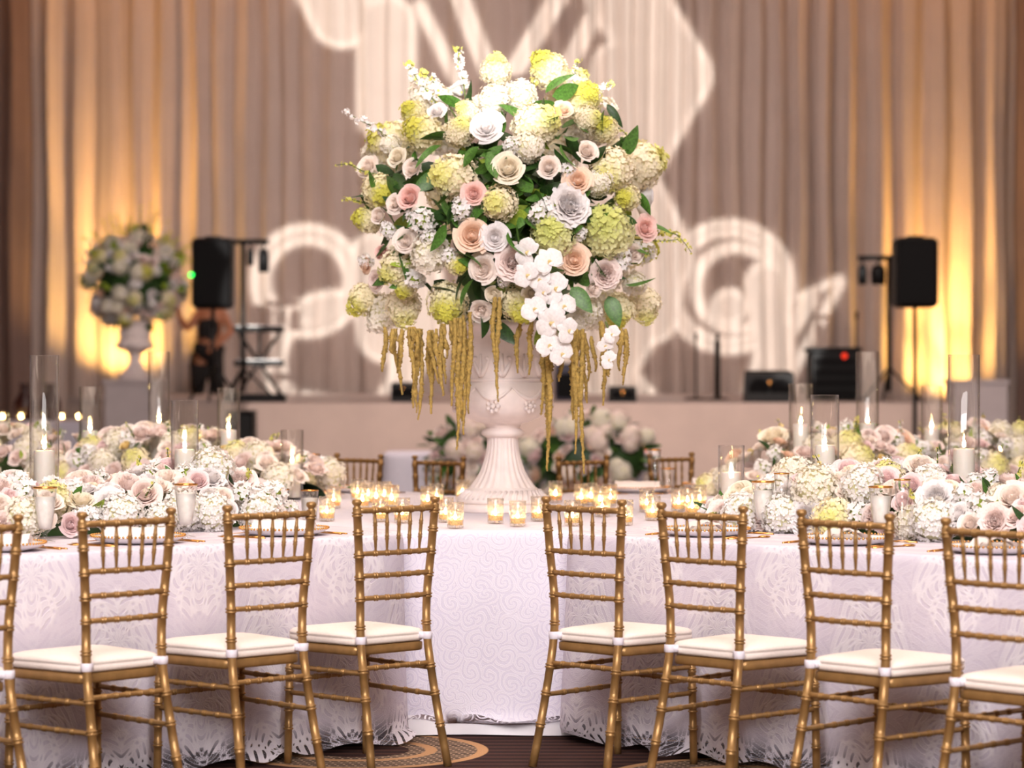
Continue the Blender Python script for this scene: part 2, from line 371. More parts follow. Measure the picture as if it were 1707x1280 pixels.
# pleated drape behind the stage: panels of gathered cloth hanging from a pole
drape = thing('pleated_drape', 'tall pleated grey-mauve drape hanging across the back wall behind the stage', 'curtain', (0, 40, 0))
rr = random.Random(3)
x = -10.9; pn = 0
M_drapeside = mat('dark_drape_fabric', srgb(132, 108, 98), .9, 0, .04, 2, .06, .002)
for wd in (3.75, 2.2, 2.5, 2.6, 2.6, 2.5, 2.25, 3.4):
    v, f = [], []; xs = []; t = 0; ph = 0
    n = int(wd/.012); rows = 7
    amp = .10; wl = .38; prof = []
    for j in range(n+1):
        ph += 2*PI*(wd/n)/wl
        if j % 9 == 0: wl = max(.22, min(.6, wl+rr.uniform(-.06, .06))); amp = max(.05, min(.15, amp+rr.uniform(-.02, .02)))
        prof.append((x+wd*j/n, amp*1.05*math.sin(ph)+.3*amp*math.sin(2.3*ph+1)))
    for k in range(rows):
        z = .01+(RH-.12)*k/(rows-1); sq = (.45 if wd > 3 else 1)*(1-.25*(k/(rows-1)))
        for px_, py_ in prof: v.append((px_+.02*math.sin(z*1.3+px_*5), py_*sq+.02*math.sin(z*.9+px_*3), z))
    for k in range(rows-1):
        for j in range(n): f.append((k*(n+1)+j, k*(n+1)+j+1, (k+1)*(n+1)+j+1, (k+1)*(n+1)+j))
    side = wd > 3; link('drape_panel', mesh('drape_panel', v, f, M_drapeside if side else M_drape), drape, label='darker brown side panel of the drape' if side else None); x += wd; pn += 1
MB().tube([(-10.95, 0, RH-.09), (10.95, 0, RH-.09)], .03).obj('curtain_pole', M_steel, drape)

# stage with a pale cloth front
SZ = 1.08
st = thing('stage_platform', 'long raised stage with a pale beige cloth front', 'stage', (0, 26, 0))
MB().box((.85, 7, SZ-.04), (6.85, 13.6, .08)).obj('stage_deck', mat('stage_top', srgb(176, 158, 150), .9), st, False)
def skirt(x0, x1, y, z1, name, parent, m, amp=.012, back=0, y1=None):
    v, f = [], []; path = [(x0, y1), (x0, y), (x1, y), (x1, y1)] if y1 else [(x0, y), (x1, y)]
    pts = []
    for (ax, ay), (bx, by) in zip(path, path[1:]):
        L = math.hypot(bx-ax, by-ay); n = int(L/.03)
        for j in range(n): pts.append((ax+(bx-ax)*j/n, ay+(by-ay)*j/n))
    pts.append(path[-1]); n = len(pts)
    for k in range(3):
        for j, (a, b) in enumerate(pts):
            o = amp*math.sin(j*.9)*(1-k/2*.8); v.append((a+o*.3, b-abs(o), .01+(z1-.01)*k/2))
    for k in range(2):
        for j in range(n-1): f.append((k*n+j, k*n+j+1, (k+1)*n+j+1, (k+1)*n+j))
    return link(name, mesh(name, v, f, m), parent)
skirt(-2.58, 4.28, .0, SZ, 'stage_skirt', st, M_stage, .006, 0, 13.6)
ri = thing('stage_riser', 'side riser at the left end of the stage, where the performer stands', 'stage', (0, 32, 0))
MB().box((-3.95, 3.7, SZ-.04), (2.7, 7.4, .08)).obj('riser_deck', mat('stage_top', srgb(176, 158, 150), .9), ri, False)
skirt(-5.3, -2.62, .0, SZ-.08, 'riser_skirt', ri, M_stage, .006, 0, 7.4)

# ------------------------------------------------------------------ the cross-shaped table: a middle table and four arms, each with its own cloth
C0 = Vector((-.06, 11.5)); TZ = .76
AX = {'near left': ((-.7071, -.7071), (.7071, -.7071), 1.0), 'near right': ((.676, -.737), (-.737, -.676), .95),
      'far left': ((-.7071, .7071), (.7071, .7071), 1.0), 'far right': ((.7071, .7071), (-.7071, .7071), 1.0)}
def arm(k, t, n): a, b, _ = AX[k]; return Vector((C0.x+a[0]*t+b[0]*n, C0.y+a[1]*t+b[1]*n))
def axis_at(k, px):
    """point on an arm's middle line that stands in picture column px"""
    a = AX[k][0]; q = (px-CX)/F; t = (q*C0.y-C0.x)/(a[0]-q*a[1]); p = arm(k, t, 0); return t, p
def round_poly(pts, rads, step=.02):
    out = []; n = len(pts)
    for i in range(n):
        p, a, b = Vector(pts[i]), Vector(pts[i-1]), Vector(pts[(i+1) % n]); r = rads[i]
        u, v = (a-p).normalized(), (b-p).normalized()
        if r <= 0: out.append(p); continue
        ang = u.angle(v); d = r/math.tan(ang/2); c = p+(u+v).normalized()*(r/math.sin(ang/2))
        s, e = p+u*d-c, p+v*d-c; tot = s.angle(e); m = max(3, int(tot*r/step)); sg = 1 if s.x*e.y-s.y*e.x > 0 else -1
        for k in range(m+1):
            q = sg*tot*k/m; out.append(c+Vector((s.x*math.cos(q)-s.y*math.sin(q), s.x*math.sin(q)+s.y*math.cos(q))))
    full = []
    for i in range(len(out)):
        a, b = out[i], out[(i+1) % len(out)]; m = max(1, int((b-a).length/step))
        for k in range(m): full.append(a+(b-a)*k/m)
    return full
def cloth(poly, m, label, folds, seed, z=TZ, tuck=.02, group='tablecloths on the cross-shaped table', name='tablecloth', out=.02, drop=.01):
    n = len(poly); area2 = sum(poly[i].x*poly[(i+1) % n].y-poly[(i+1) % n].x*poly[i].y for i in range(n))
    if area2 < 0: poly = poly[::-1]
    nr = []; s = [0]
    for i in range(n):
        t = (poly[(i+1) % n]-poly[i-1]).normalized(); nr.append(Vector((t.y, -t.x)))
    for i in range(n): s.append(s[-1]+(poly[(i+1) % n]-poly[i]).length)
    r = random.Random(seed); K = [(r.uniform(4, 9), r.uniform(0, 6.3), r.uniform(.4, 1)) for _ in range(4)]
    v, f, uv = [], [], []; cx = sum((p.x for p in poly))/n; cy = sum((p.y for p in poly))/n
    rings = [(-.05, 0), (-.03, 0), (-.008, -.001), (0, -.008), (.004, -.03)]+[(.006+.0*k, -z*(k/16)*1.0) for k in range(1, 17)]
    for ri_, (o, dz) in enumerate(rings):
        for i, p in enumerate(poly):
            d = max(0, -dz-.04)/(z-.04); wv = sum(a*math.sin(s[i]*fq+ph+.6*d) for fq, ph, a in K)
            oo = o+d*(out+folds*(wv*.5+.3*math.sin(s[i]*17+wv)))*(d**.3 if d else 0)
            q = p+nr[i]*oo; zz = z+dz
            if ri_ == len(rings)-1: zz = drop+.012*(1+math.sin(s[i]*21+wv)); q = q+nr[i]*(.02+.03*math.sin(s[i]*9+wv))
            v.append((q.x, q.y, zz)); uv.append((s[i], z+dz) if dz < -.001 else (s[i], z-o))
    for k in range(len(rings)-1):
        for i in range(n):
            j = (i+1) % n; f.append((k*n+i, (k+1)*n+i, (k+1)*n+j, k*n+j))
    c = len(v); v.append((cx, cy, z)); uv.append((0, z+.5))
    for i in range(n): f.append((c, i, (i+1) % n))
    o = link(name, mesh(name, v, f, m, uv=uv)); return tag(o, label, 'tablecloth', group)
q8 = []
for sx, sy in ((1, 1), (1, -1), (-1, -1), (-1, 1)):
    e = .60; L = 1.5
    a, b = Vector((sx*e, sy*L)), Vector((sx*L, sy*e))
    q8 += [C0+a, C0+b] if sx*sy > 0 else [C0+b, C0+a]
cloth(round_poly(q8, [.10]*8), M_lacebold, 'white swirl-lace tablecloth on the middle table under the urn', .022, 5, drop=.06)
under = round_poly([C0+(p-C0)*.985 for p in q8], [.06]*8)
v = []; f = []; n = len(under)
for k in range(3):
    for i, p in enumerate(under):
        q = C0+(p-C0)*(1.030+.010*k+.006*math.sin(i*.22)*k); v.append((q.x, q.y, .075-.035*k))
for k in range(2):
    for i in range(n): f.append((k*n+i, (k+1)*n+i, (k+1)*n+(i+1) % n, k*n+(i+1) % n))
tag(link('underlay_cloth', mesh('underlay_cloth', v, f, mat('satin', srgb(232, 226, 230), .4, 0, .03, 6))), 'plain white satin underlay showing below the swirl-lace cloth hem', 'tablecloth')
for k, t1 in (('near left', 4.1), ('near right', 4.1), ('far left', 4.0), ('far right', 4.4)):
    W = AX[k][2]; t0 = 1.30
    pl = [arm(k, t0, -W), arm(k, t1, -W), arm(k, t1, W), arm(k, t0, W)]
    cloth(round_poly(pl, [.12, .3, .3, .32 if k == 'near left' else .22]), M_lace, 'lavender-white damask lace tablecloth on the %s arm of the cross-shaped table' % k, .02 if k == 'near right' else .016, len(k), z=TZ+.003)

# ------------------------------------------------------------------ ballroom chairs of turned bamboo-like rods
def bamboo(path, r, ringz, n=10, samples=40, taper=None):
    P_ = smooth_path(path, samples); L = [0]
    for a, b in zip(P_, P_[1:]): L.append(L[-1]+float(np.linalg.norm(b-a)))
    T = L[-1]; ev = []
    for q in ringz: ev += [(q*T-.009, 1), (q*T-.0065, 1.28), (q*T-.003, 1.28), (q*T-.001, .98), (q*T+.001, .98), (q*T+.003, 1.28), (q*T+.0065, 1.28), (q*T+.009, 1)]
    ss = sorted([(x, 1) for x in np.linspace(0, T, 14)]+[e for e in ev if 0 < e[0] < T], key=lambda e: e[0])
    pts, rad = [], []
    for s_, k in ss:
        i = min(max(0, int(np.searchsorted(L, s_))-1), samples-2); q = (s_-L[i])/max(1e-6, L[i+1]-L[i])
        pts.append(P_[i]+(P_[i+1]-P_[i])*q); rad.append(r*k*(taper(s_/T) if taper else 1))
    return MB().tube(pts, rad, n)
def spindle_mb(a, b):
    a, b = np.array(a), np.array(b); pr = [(0, .6), (.06, .62), (.3, 1), (.33, 1.3), (.36, 1), (.39, 1.3), (.42, 1), (.62, 1), (.65, 1.3), (.68, 1), (.71, 1.3), (.74, 1), (.95, .62), (1, .6)]
    return MB().tube([a+(b-a)*q for q, _ in pr], [.0062*k for _, k in pr], 8)
def make_chair(label, group):
    t = thing('ballroom_chair', label, 'chair', group=group)
    post = lambda s: [(s*.172, -.085, 0), (s*.158, -.04, .22), (s*.150, -.002, .44), (s*.151, 0, .587), (s*.1635, -.008, .738), (s*.1765, -.013, .895)]
    for s in (-1, 1):
        mb = bamboo(post(s), .0145, (.16, .28, .385, .55, .655, .735, .82, .905, .975), 12)
        mb.lathe([(.0145, 0), (.0145, .004), (.010, .008), (.011, .012), (.0165, .018), (.0175, .024), (.0150, .030), (.008, .033), (0, .0335)], 12, (s*.1765, -.013, .89))
        mb.obj('back_leg', M_gold, t)
    for s in (-1, 1):
        bamboo([(s*.178, .352, 0), (s*.175, .35, .2), (s*.172, .345, .415)], .0135, (.3, .45, .62, .78), 10).obj('front_leg', M_gold, t)
    def rail(z, x, y, r, rings, name):
        bamboo([(-x, y, z), (-x*.5, y-.012, z), (0, y-.016, z), (x*.5, y-.012, z), (x, y, z)], r, rings, 8).obj(name, M_gold, t)
    five = (.19, .345, .5, .655, .81)
    rail(.884, .172, -.013, .0105, five, 'crest_rail')
    for z, x in ((.738, .160), (.663, .154), (.587, .149)): rail(z, x, -.004-(z-.587)*.03, .0085, five, 'back_rail')
    for q in five:
        u = (q-.5)*2; spindle_mb((u*.158, -.022+.006*abs(u), .738), (u*.172, -.028+.006*abs(u), .884)).obj('spindle', M_gold, t)
    for s in (-1, 1):
        for z in (.335, .245):
            bamboo([(s*.153, -.012-.05*(z < .3)*.6, z), (s*.174, .35, z)], .0085, (.25, .42, .58, .75), 8).obj('side_stretcher', M_gold, t)
    bamboo([(-.153, -.015, .352), (.153, -.015, .352)], .0085, five, 8).obj('back_stretcher', M_gold, t)
    bamboo([(-.175, .35, .29), (.175, .35, .29)], .0085, five, 8).obj('front_stretcher', M_gold, t)
    def trap(inset):
        p = [Vector((-.158+inset, .012)), Vector((.158-inset, .012)), Vector((.198-inset, .375-inset)), Vector((-.198+inset, .375-inset))]
        return round_poly(p, [.03, .03, .07, .07], .03)
    def stack(levels):
        v, f = [], []; base = None
        for inset, z in levels:
            L = trap(0); cx, cy = 0, .19; k = 1-inset/.17
            L = [((p.x-cx)*k+cx, (p.y-cy)*k+cy, z) for p in L]; n = len(L); v += L
        for a in range(len(levels)-1):
            for i in range(n): f.append((a*n+i, a*n+(i+1) % n, (a+1)*n+(i+1) % n, (a+1)*n+i))
        f += [tuple(range(n-1, -1, -1)), tuple(range((len(levels)-1)*n, len(levels)*n))]
        return MB().add(v, f)
    stack([(.012, .392), (.004, .394), (.002, .40), (.002, .42), (.008, .424)]).obj('seat_frame', M_gold, t)
    cu = stack([(.02, .424), (.004, .427), (.0, .433), (-.001, .446), (.004, .449), (-.001, .452), (.0, .459), (.008, .466), (.03, .472), (.08, .478), (.15, .481)]).obj('cushion', M_cushion, t, label='puffed ivory seat cushion')
    for s in (-1, 1):
        MB().lathe([(.0165, -.013), (.0185, -.011), (.0185, .011), (.0165, .013)], 12, (s*.150, -.002, .446)).box((s*.135, .012, .446), (.022, .03, .022)).obj('strap', M_strap, cu)
        MB().lathe([(.0, .0), (.004, .001), (.004, -.001)], 8, (s*.1505, -.0175, .40)).obj('screw', M_goldshiny, t)
    return t
chair0 = None
def chair(x, y, th, label, group):
    global chair0
    if chair0 is None:
        chair0 = make_chair(label, group); chair0.location = (x, y, 0); chair0.rotation_euler = (0, 0, th); return chair0
    return dup(chair0, (x, y, 0), th, label, group)
ordn = ['first', 'second', 'third', 'fourth']
NEAR = {'left': [(-.402, 9.131, 43.8), (-.795, 8.714, 45), (-1.2, 8.305, 47.7), (-1.60, 7.89, 50)], 'right': [(.252, 9.114, -44.7), (.622, 8.67, -45.9), (1.025, 8.188, -48), (1.39, 7.70, -50)]}
for sd, lst in NEAR.items():
    for i, (x, y, a) in enumerate(lst):
        chair(x, y, math.radians(a), 'gold chair with ivory cushion seen from behind, %s one %s of the gap' % (ordn[i], sd), 'gold chairs along the near side')
for sd, i, x, y, a in (('left', 0, -.389, 13.93, 137), ('left', 1, -.83, 14.36, 135), ('right', 0, .378, 14.0, -137), ('right', 1, .87, 14.5, -133)):
    chair(x, y, math.radians(a), 'gold chair facing the viewer across the table, %s one %s of the urn' % (ordn[i], sd), 'gold chairs along the far side')

# ------------------------------------------------------------------ urn
UX, UY, UZ = C0.x+.02, 11.45, TZ
def make_urn(label, loc, group=None):
    u = thing('garden_urn', label, 'urn', loc, 0, group)
    MB().lathe([(0, .0), (.205, .0), (.208, .006), (.208, .028), (.203, .034), (0, .034)], 40).obj('plinth_disc', M_urn, u)
    b = MB().lathe([(.12, .034), (.190, .034), (.196, .040), (.196, .050), (.190, .056), (.180, .072), (.160, .088), (.150, .094), (.148, .100), (.13, .104)], 56)
    for k in range(44):
        q = 2*PI*k/44; b.tube([(.192*math.cos(q), .192*math.sin(q), .054), (.160*math.cos(q+.1), .160*math.sin(q+.1), .09)], .007, 5)
    b.obj('foot', M_urn, u)
    pr = [(.140, .100), (.128, .115), (.110, .14), (.094, .17), (.080, .21), (.070, .25), (.065, .29), (.066, .315)]
    MB().lathe(pr, 144, mod=lambda q, k, z: 1+.03*math.cos(q*24)).obj('fluted_stem', M_urn, u)
    MB().lathe([(.064, .312), (.074, .316), (.088, .324), (.092, .334), (.088, .344), (.076, .352), (.070, .356)], 48).obj('collar', M_urn, u)
    MB().lathe([(.070, .352), (.074, .362), (.082, .372), (.120, .384), (.160, .402), (.188, .424), (.204, .452), (.210, .485), (.206, .512), (.196, .534), (.180, .548), (.176, .552), (.184, .556), (.184, .564), (.170, .568)], 64).obj('bowl', M_urn, u)
    MB().lathe([(.176, .562), (.176, .58), (.178, .62), (.180, .66), (.183, .70), (.187, .73), (.192, .755), (.21, .772), (.222, .782), (.228, .79), (.228, .806), (.218, .812), (.204, .808), (.19, .78), (.14, .765), (0, .76)], 64).obj('neck', M_urn, u)
    for k in range(8):                                # swags and rosettes in relief round the bowl
        q0 = 2*PI*k/8+.2
        pts = []
        for j in range(9):
            q = q0+2*PI/8*j/8; zz = .53-.05*math.sin(PI*j/8); R = .205 if zz > .5 else .212
            pts.append((R*math.cos(q), R*math.sin(q), zz))
        MB().tube(pts, [.004+.006*math.sin(PI*j/8) for j in range(9)], 6).obj('swag', M_urn, u)
        q = q0+PI/8; r = MB().ball((.211*math.cos(q), .211*math.sin(q), .45), .013, 8)
        for m in range(7):
            e = 2*PI*m/7; r.ball((.208*math.cos(q)-.022*math.cos(e)*math.sin(q), .208*math.sin(q)+.022*math.cos(e)*math.cos(q), .45+.022*math.sin(e)), .011, 6)
        r.obj('rosette', M_urn, u)
    for k in range(12):                               # acanthus leaves low on the neck
        q = 2*PI*k/12; rl = MB()
        for sgn in (-1, 1):
            pts = [(.180*math.cos(q), .180*math.sin(q), .575), (.182*math.cos(q+sgn*.12), .182*math.sin(q+sgn*.12), .61), (.184*math.cos(q+sgn*.20), .174*math.sin(q+sgn*.20), .645), (.186*math.cos(q+sgn*.12), .186*math.sin(q+sgn*.12), .655)]
            rl.tube(smooth_path(pts, 8), [.010, .011, .010, .009, .008, .008, .009, .006], 6)
        rl.tube([(.182*math.cos(q), .182*math.sin(q), .575), (.184*math.cos(q), .184*math.sin(q), .67)], [.009, .004], 6)
        rl.obj('acanthus_relief', M_urn, u)
    return u
URN = make_urn('large white plaster urn with swags, standing in the middle of the table', (UX, UY, UZ+.001))

# ------------------------------------------------------------------ blooms (unit size about 1, face along +z)
def frame(n, roll):
    n = Vector(n).normalized(); a = n.orthogonal().normalized(); b = n.cross(a)
    return a*math.cos(roll)+b*math.sin(roll), b*math.cos(roll)-a*math.sin(roll), n
def floret(mb, c, n, r, roll, pet=4, mi=0, cup=.25, wd=.62):
    a, b, n = frame(n, roll); c = Vector(c); v = [c-n*r*.1]; f = []
    for k in range(pet):
        q = 2*PI*k/pet; d = a*math.cos(q)+b*math.sin(q); e = b*math.cos(q)-a*math.sin(q)
        v += [c+d*r*.55+e*r*wd*.75+n*r*cup*.3, c+d*r+n*r*cup, c+d*r*.55-e*r*wd*.75+n*r*cup*.3]
        f += [(0, 3*k+3, 3*k+2), (0, 3*k+2, 3*k+1)]
    mb.add(v, f, mi)
def fib(n):
    g = PI*(3-math.sqrt(5)); return [Vector((math.sqrt(1-z*z)*math.cos(g*i), math.sqrt(1-z*z)*math.sin(g*i), z)) for i in range(n) for z in [1-2*(i+.5)/n]]
def hydrangea_mb(seed, n=120, taper=.0):
    r = random.Random(seed); mb = MB().ball((0, 0, 0), (.80, .80, .80), 12, 1)
    for p in fib(n):
        k = r.uniform(.9, 1.06)*(1-taper*max(0, p.z)*.5); q = Vector((p.x*k, p.y*k, p.z*(r.uniform(.92, 1.04)+taper*max(0, p.z)*.5)))
        nn = p+Vector((r.uniform(-.35, .35), r.uniform(-.35, .35), r.uniform(-.35, .35)))
        floret(mb, q*r.uniform(.84, 1.06), nn, r.uniform(.13, .19), r.uniform(0, 6.3), 4, 0, .3)
    return mb
def stock_mb(seed, n=46):
    r = random.Random(seed); mb = MB().ball((0, 0, 0), (.55, .55, .7), 8, 1)
    for p in fib(n):
        k = r.uniform(.75, 1.05); floret(mb, (p.x*.85*k, p.y*.85*k, p.z*1.05*k), p+Vector((r.uniform(-.5, .5), r.uniform(-.5, .5), r.uniform(-.5, .5))), r.uniform(.26, .36), r.uniform(0, 6), 5, 0, .3, .5)
    return mb
def rose_mb(seed, N=28, open_=1.0, ruffle=.0):
    r = random.Random(seed); mb = MB(); mb.ball((0, 0, -.1), (.40, .40, .42), 8, 0)
    for k in range(N):
        t = k/(N-1); ph = k*2.39996+r.uniform(-.2, .2); R_ = .03+.62*t**.85; span = 1.35-.50*t; flare = (.02+.34*t**2.2)*open_
        r_j = r.uniform(.93, 1.07); top = .46+.10*math.sin(PI*min(1, t*1.3))-.22*t**3*open_+r.uniform(-.03, .03); bot = -.45
        nu, nv = 6, 5; v = []
        for j in range(nv+1):
            vv = j/nv
            rad = R_*(.25+.75*math.sin(min(1, vv*1.35)*PI/2))*(1-(.08*(1-t))*vv**2)*r_j+flare*vv**3
            curl = .13*t*t*max(0, vv-.72)/.28
            for i in range(nu+1):
                uu = -1+2*i/nu
                tip = (1-.20*uu*uu*vv**2+.05*t*vv*(1-abs(uu)))
                zz = bot+(top-bot)*vv*tip-curl*(1+.5*math.cos(uu*2.5))
                rr_ = rad+.05*t*abs(uu)*vv+curl*.6+ruffle*math.sin(uu*9+k)*vv*.07
                q = ph+uu*span*(.5+.5*math.sin(vv*PI*.62+.25))
                v.append((rr_*math.cos(q), rr_*math.sin(q), zz+ruffle*.08*math.sin(uu*11+k*2)*vv))
        f = [(j*(nu+1)+i, j*(nu+1)+i+1, (j+1)*(nu+1)+i+1, (j+1)*(nu+1)+i) for j in range(nv) for i in range(nu)]
        mb.add(v, f, 0)
    return mb
def orchid_mb(seed):
    mb = MB(); r = random.Random(seed)
    def pet(ang, L, wd, lift, mi=0):
        v, f = [], []; n = 6
        for j in range(n+1):
            s_ = j/n; ww = wd*math.sin(PI*min(1, s_*.92+.06))**.7
            for u in (-1, -.4, .4, 1):
                x = L*s_; y = ww*u; z = lift*s_+.10*math.sin(s_*PI)-.10*abs(u)**2*s_
                v.append((x*math.cos(ang)-y*math.sin(ang), x*math.sin(ang)+y*math.cos(ang), z))
        for j in range(n):
            for i in range(3): f.append((j*4+i, j*4+i+1, (j+1)*4+i+1, (j+1)*4+i))
        mb.add(v, f, mi)
    for a in (90, 215, 325): pet(math.radians(a), .95, .34, -.05)
    for a in (8, 172): pet(math.radians(a), 1.0, .62, .06)
    pet(math.radians(270), .42, .16, .25, 0); mb.ball((0, -.03, .12), (.12, .10, .12), 8, 1); mb.ball((.1, -.12, .1), (.09, .07, .07), 6, 1); mb.ball((-.1, -.12, .1), (.09, .07, .07), 6, 1)
    return mb
def leaf_mb(curl=.3, wd=.32):
    v, f = [], []; n = 7
    for j in range(n+1):
        s_ = j/n; ww = wd*math.sin(PI*s_**.8)**.8 if 0 < j < n else .01
        for u in (-1, 0, 1): v.append((ww*u, s_*1.6-.1, -curl*s_*s_+.10*abs(u)*ww/wd))
    for j in range(n):
        for i in range(2): f.append((j*3+i, j*3+i+1, (j+1)*3+i+1, (j+1)*3+i))
    return MB().add(v, f)
SHAPES = {}
M_hcore = mat('hydrangea_core', srgb(224, 220, 176), .9, 0, .1, 9)
def bloom_mesh(kind, var, m):
    k = (kind, var, m.name)
    if k not in SHAPES:
        if (kind, var) not in SHAPES:
            SHAPES[(kind, var)] = {'hydrangea': lambda: hydrangea_mb(var, 230), 'panicle_hydrangea': lambda: hydrangea_mb(var+20, 260, .5), 'stock': lambda: stock_mb(var), 'rose': lambda: rose_mb(var, 28, (.7, 1, 1.2)[var % 3]),
                'peony': lambda: rose_mb(var+9, 36, 1.0, .8), 'ranunculus': lambda: rose_mb(var+5, 22, .45), 'orchid': lambda: orchid_mb(var), 'leaf': lambda: leaf_mb((.1, .35, .6)[var % 3], (.32, .42, .26)[var % 3])}[kind]()
        mb = SHAPES[(kind, var)]
        SHAPES[k] = mb.mesh(kind, [m, {'stock': M_lime, 'orchid': P['yellow'], 'hydrangea': M_hcore, 'panicle_hydrangea': M_hcore}.get(kind, m)])
    return SHAPES[k]
def bloom(parent, kind, m, p, n, size, roll=None, rnd=random, var=None, sub=None, name=None, squash=1):
    roll = rnd.uniform(0, 6.3) if roll is None else roll
    var = rnd.randrange(3) if var is None else var
    a, b, c = frame(n, roll); R = Matrix((a, b, c)).transposed()
    base = parent.location if sub is None else parent.location+sub.location
    o = link(name or kind, bloom_mesh(kind, var, m), sub or parent, Vector(p)-base, R.to_quaternion(), (size, size, size*squash)); return o
def leaf(parent, m, p, d, size, rnd=random, up=None):
    """leaf at p pointing along d"""
    d = Vector(d).normalized(); s_ = d.cross(up or Vector((rnd.uniform(-1, 1), rnd.uniform(-1, 1), rnd.uniform(-1, 1)))).normalized()
    R = Matrix((s_, d, s_.cross(d))).transposed()
    return link('leaf', bloom_mesh('leaf', rnd.randrange(3), m), parent, Vector(p)-parent.location, R.to_quaternion(), size)
def spray(parent, pts, m, size, n, seed, name='blossom_spray', tipm=None):
    """a twig with florets all along its outer part"""
    r = random.Random(seed); pp = smooth_path([tuple(Vector(p)-parent.location) for p in pts], 14)
    mb = MB().tube(pp, [.004-.0025*k/13 for k in range(14)], 5, 1)
    for k in range(n):
        s_ = 13*(.25+.75*k/n); i = min(int(s_), 12); c = Vector(pp[i]+(pp[i+1]-pp[i])*(s_-i))
        d = Vector((r.uniform(-1, 1), r.uniform(-1, 1), r.uniform(-1, 1))).normalized(); sz = size*(1.1-.5*k/n)*r.uniform(.7, 1.1)
        floret(mb, c+d*size*r.uniform(.3, 1.3), d, sz, r.uniform(0, 6), 5, 2 if (tipm and k > n*.75) else 0, .35, .55)
        if k % 3 == 0: mb.ball(c+d*size*.8, sz*.35, 6, 2 if tipm else 0)
    return mb.obj(name, [m, M_stem, tipm or m], parent)

# ------------------------------------------------------------------ the tall arrangement in the urn
BQ = thing('flower_arrangement', 'tall round arrangement of hydrangeas, roses and orchids spilling from the white urn', 'flowers', (UX, UY, UZ+.80))
BC = Vector((0, 11.45, 2.05)); BRX, BRZ, BRY = .66, .66, .58
def zq(zx, zy): return 400+zx*.609, zy*.609
def bq_pt(px, py, depth=1.0):
    p = at(px, py, 11.45); dx, dz = (p.x-BC.x)/BRX, (p.z-BC.z)/BRZ
    q = dx*dx+dz*dz; dy = -BRY*math.sqrt(max(.0, 1-q))*depth
    for _ in range(2):
        p = at(px, py, 11.45+dy)
    n = Vector(((p.x-BC.x)/BRX, dy/BRY-.25, (p.z-BC.z)/BRZ+.05)).normalized(); return p, n
PXM = 11.1/F                                         # metres per pixel at the arrangement
r1 = random.Random(21)
core = MB()
for k in range(7): pass
core.ball((0, .04, -.04), (.27, .24, .30), 16).ball((0, 0, -.32), (.24, .22, .24), 12)
co = core.obj('foliage_core', M_dark, BQ, loc=BC-BQ.location)
for zx, zy, R, m in ((497, 360, 58, 'hyd_green'), (596, 358, 45, 'hyd_cream'), (582, 480, 70, 'hyd_cream'), (708, 555, 54, 'hyd_cream'), (812, 335, 70, 'hyd_cream'), (790, 400, 48, 'hyd_white'), (700, 185, 48, 'hyd_cream'), (848, 182, 58, 'hyd_green'), (945, 268, 58, 'hyd_green'), (1005, 350, 40, 'hyd_green'),
        (1025, 465, 68, 'hyd_cream'), (985, 500, 42, 'hyd_white'), (1065, 540, 40, 'hyd_green'), (1010, 632, 80, 'hyd_lime'), (860, 648, 66, 'hyd_lime'), (372, 522, 52, 'hyd_green'), (345, 600, 44, 'hyd_green'), (470, 305, 40, 'hyd_green'), (515, 695, 60, 'hyd_white'), (425, 730, 55, 'hyd_cream'),
        (450, 785, 36, 'hyd_green'), (330, 825, 50, 'hyd_green'), (385, 862, 58, 'hyd_white'), (440, 845, 56, 'hyd_cream'), (565, 835, 62, 'hyd_green'), (765, 838, 58, 'hyd_green'), (950, 862, 52, 'hyd_white'), (1045, 852, 50, 'hyd_green'), (1115, 840, 52, 'hyd_cream'), (592, 725, 34, 'hyd_green'),
        (695, 268, 50, 'hyd_white'), (770, 255, 46, 'hyd_white'), (955, 320, 40, 'hyd_cream'), (408, 395, 34, 'hyd_white'), (620, 300, 36, 'hyd_cream'), (1085, 780, 38, 'hyd_white')):
    px, py = zq(zx, zy); p, n = bq_pt(px, py); s_ = R*.609*PXM
    n2 = (n*.7+Vector((r1.uniform(-.8, .8), -.1, r1.uniform(-.8, .5)))).normalized()
    if zy > 780: n2 = (n2+Vector((0, -.2, -1.0))).normalized()
    bloom(BQ, 'panicle_hydrangea', P[m], p-n*s_*.2, n2, s_*.93, rnd=r1)
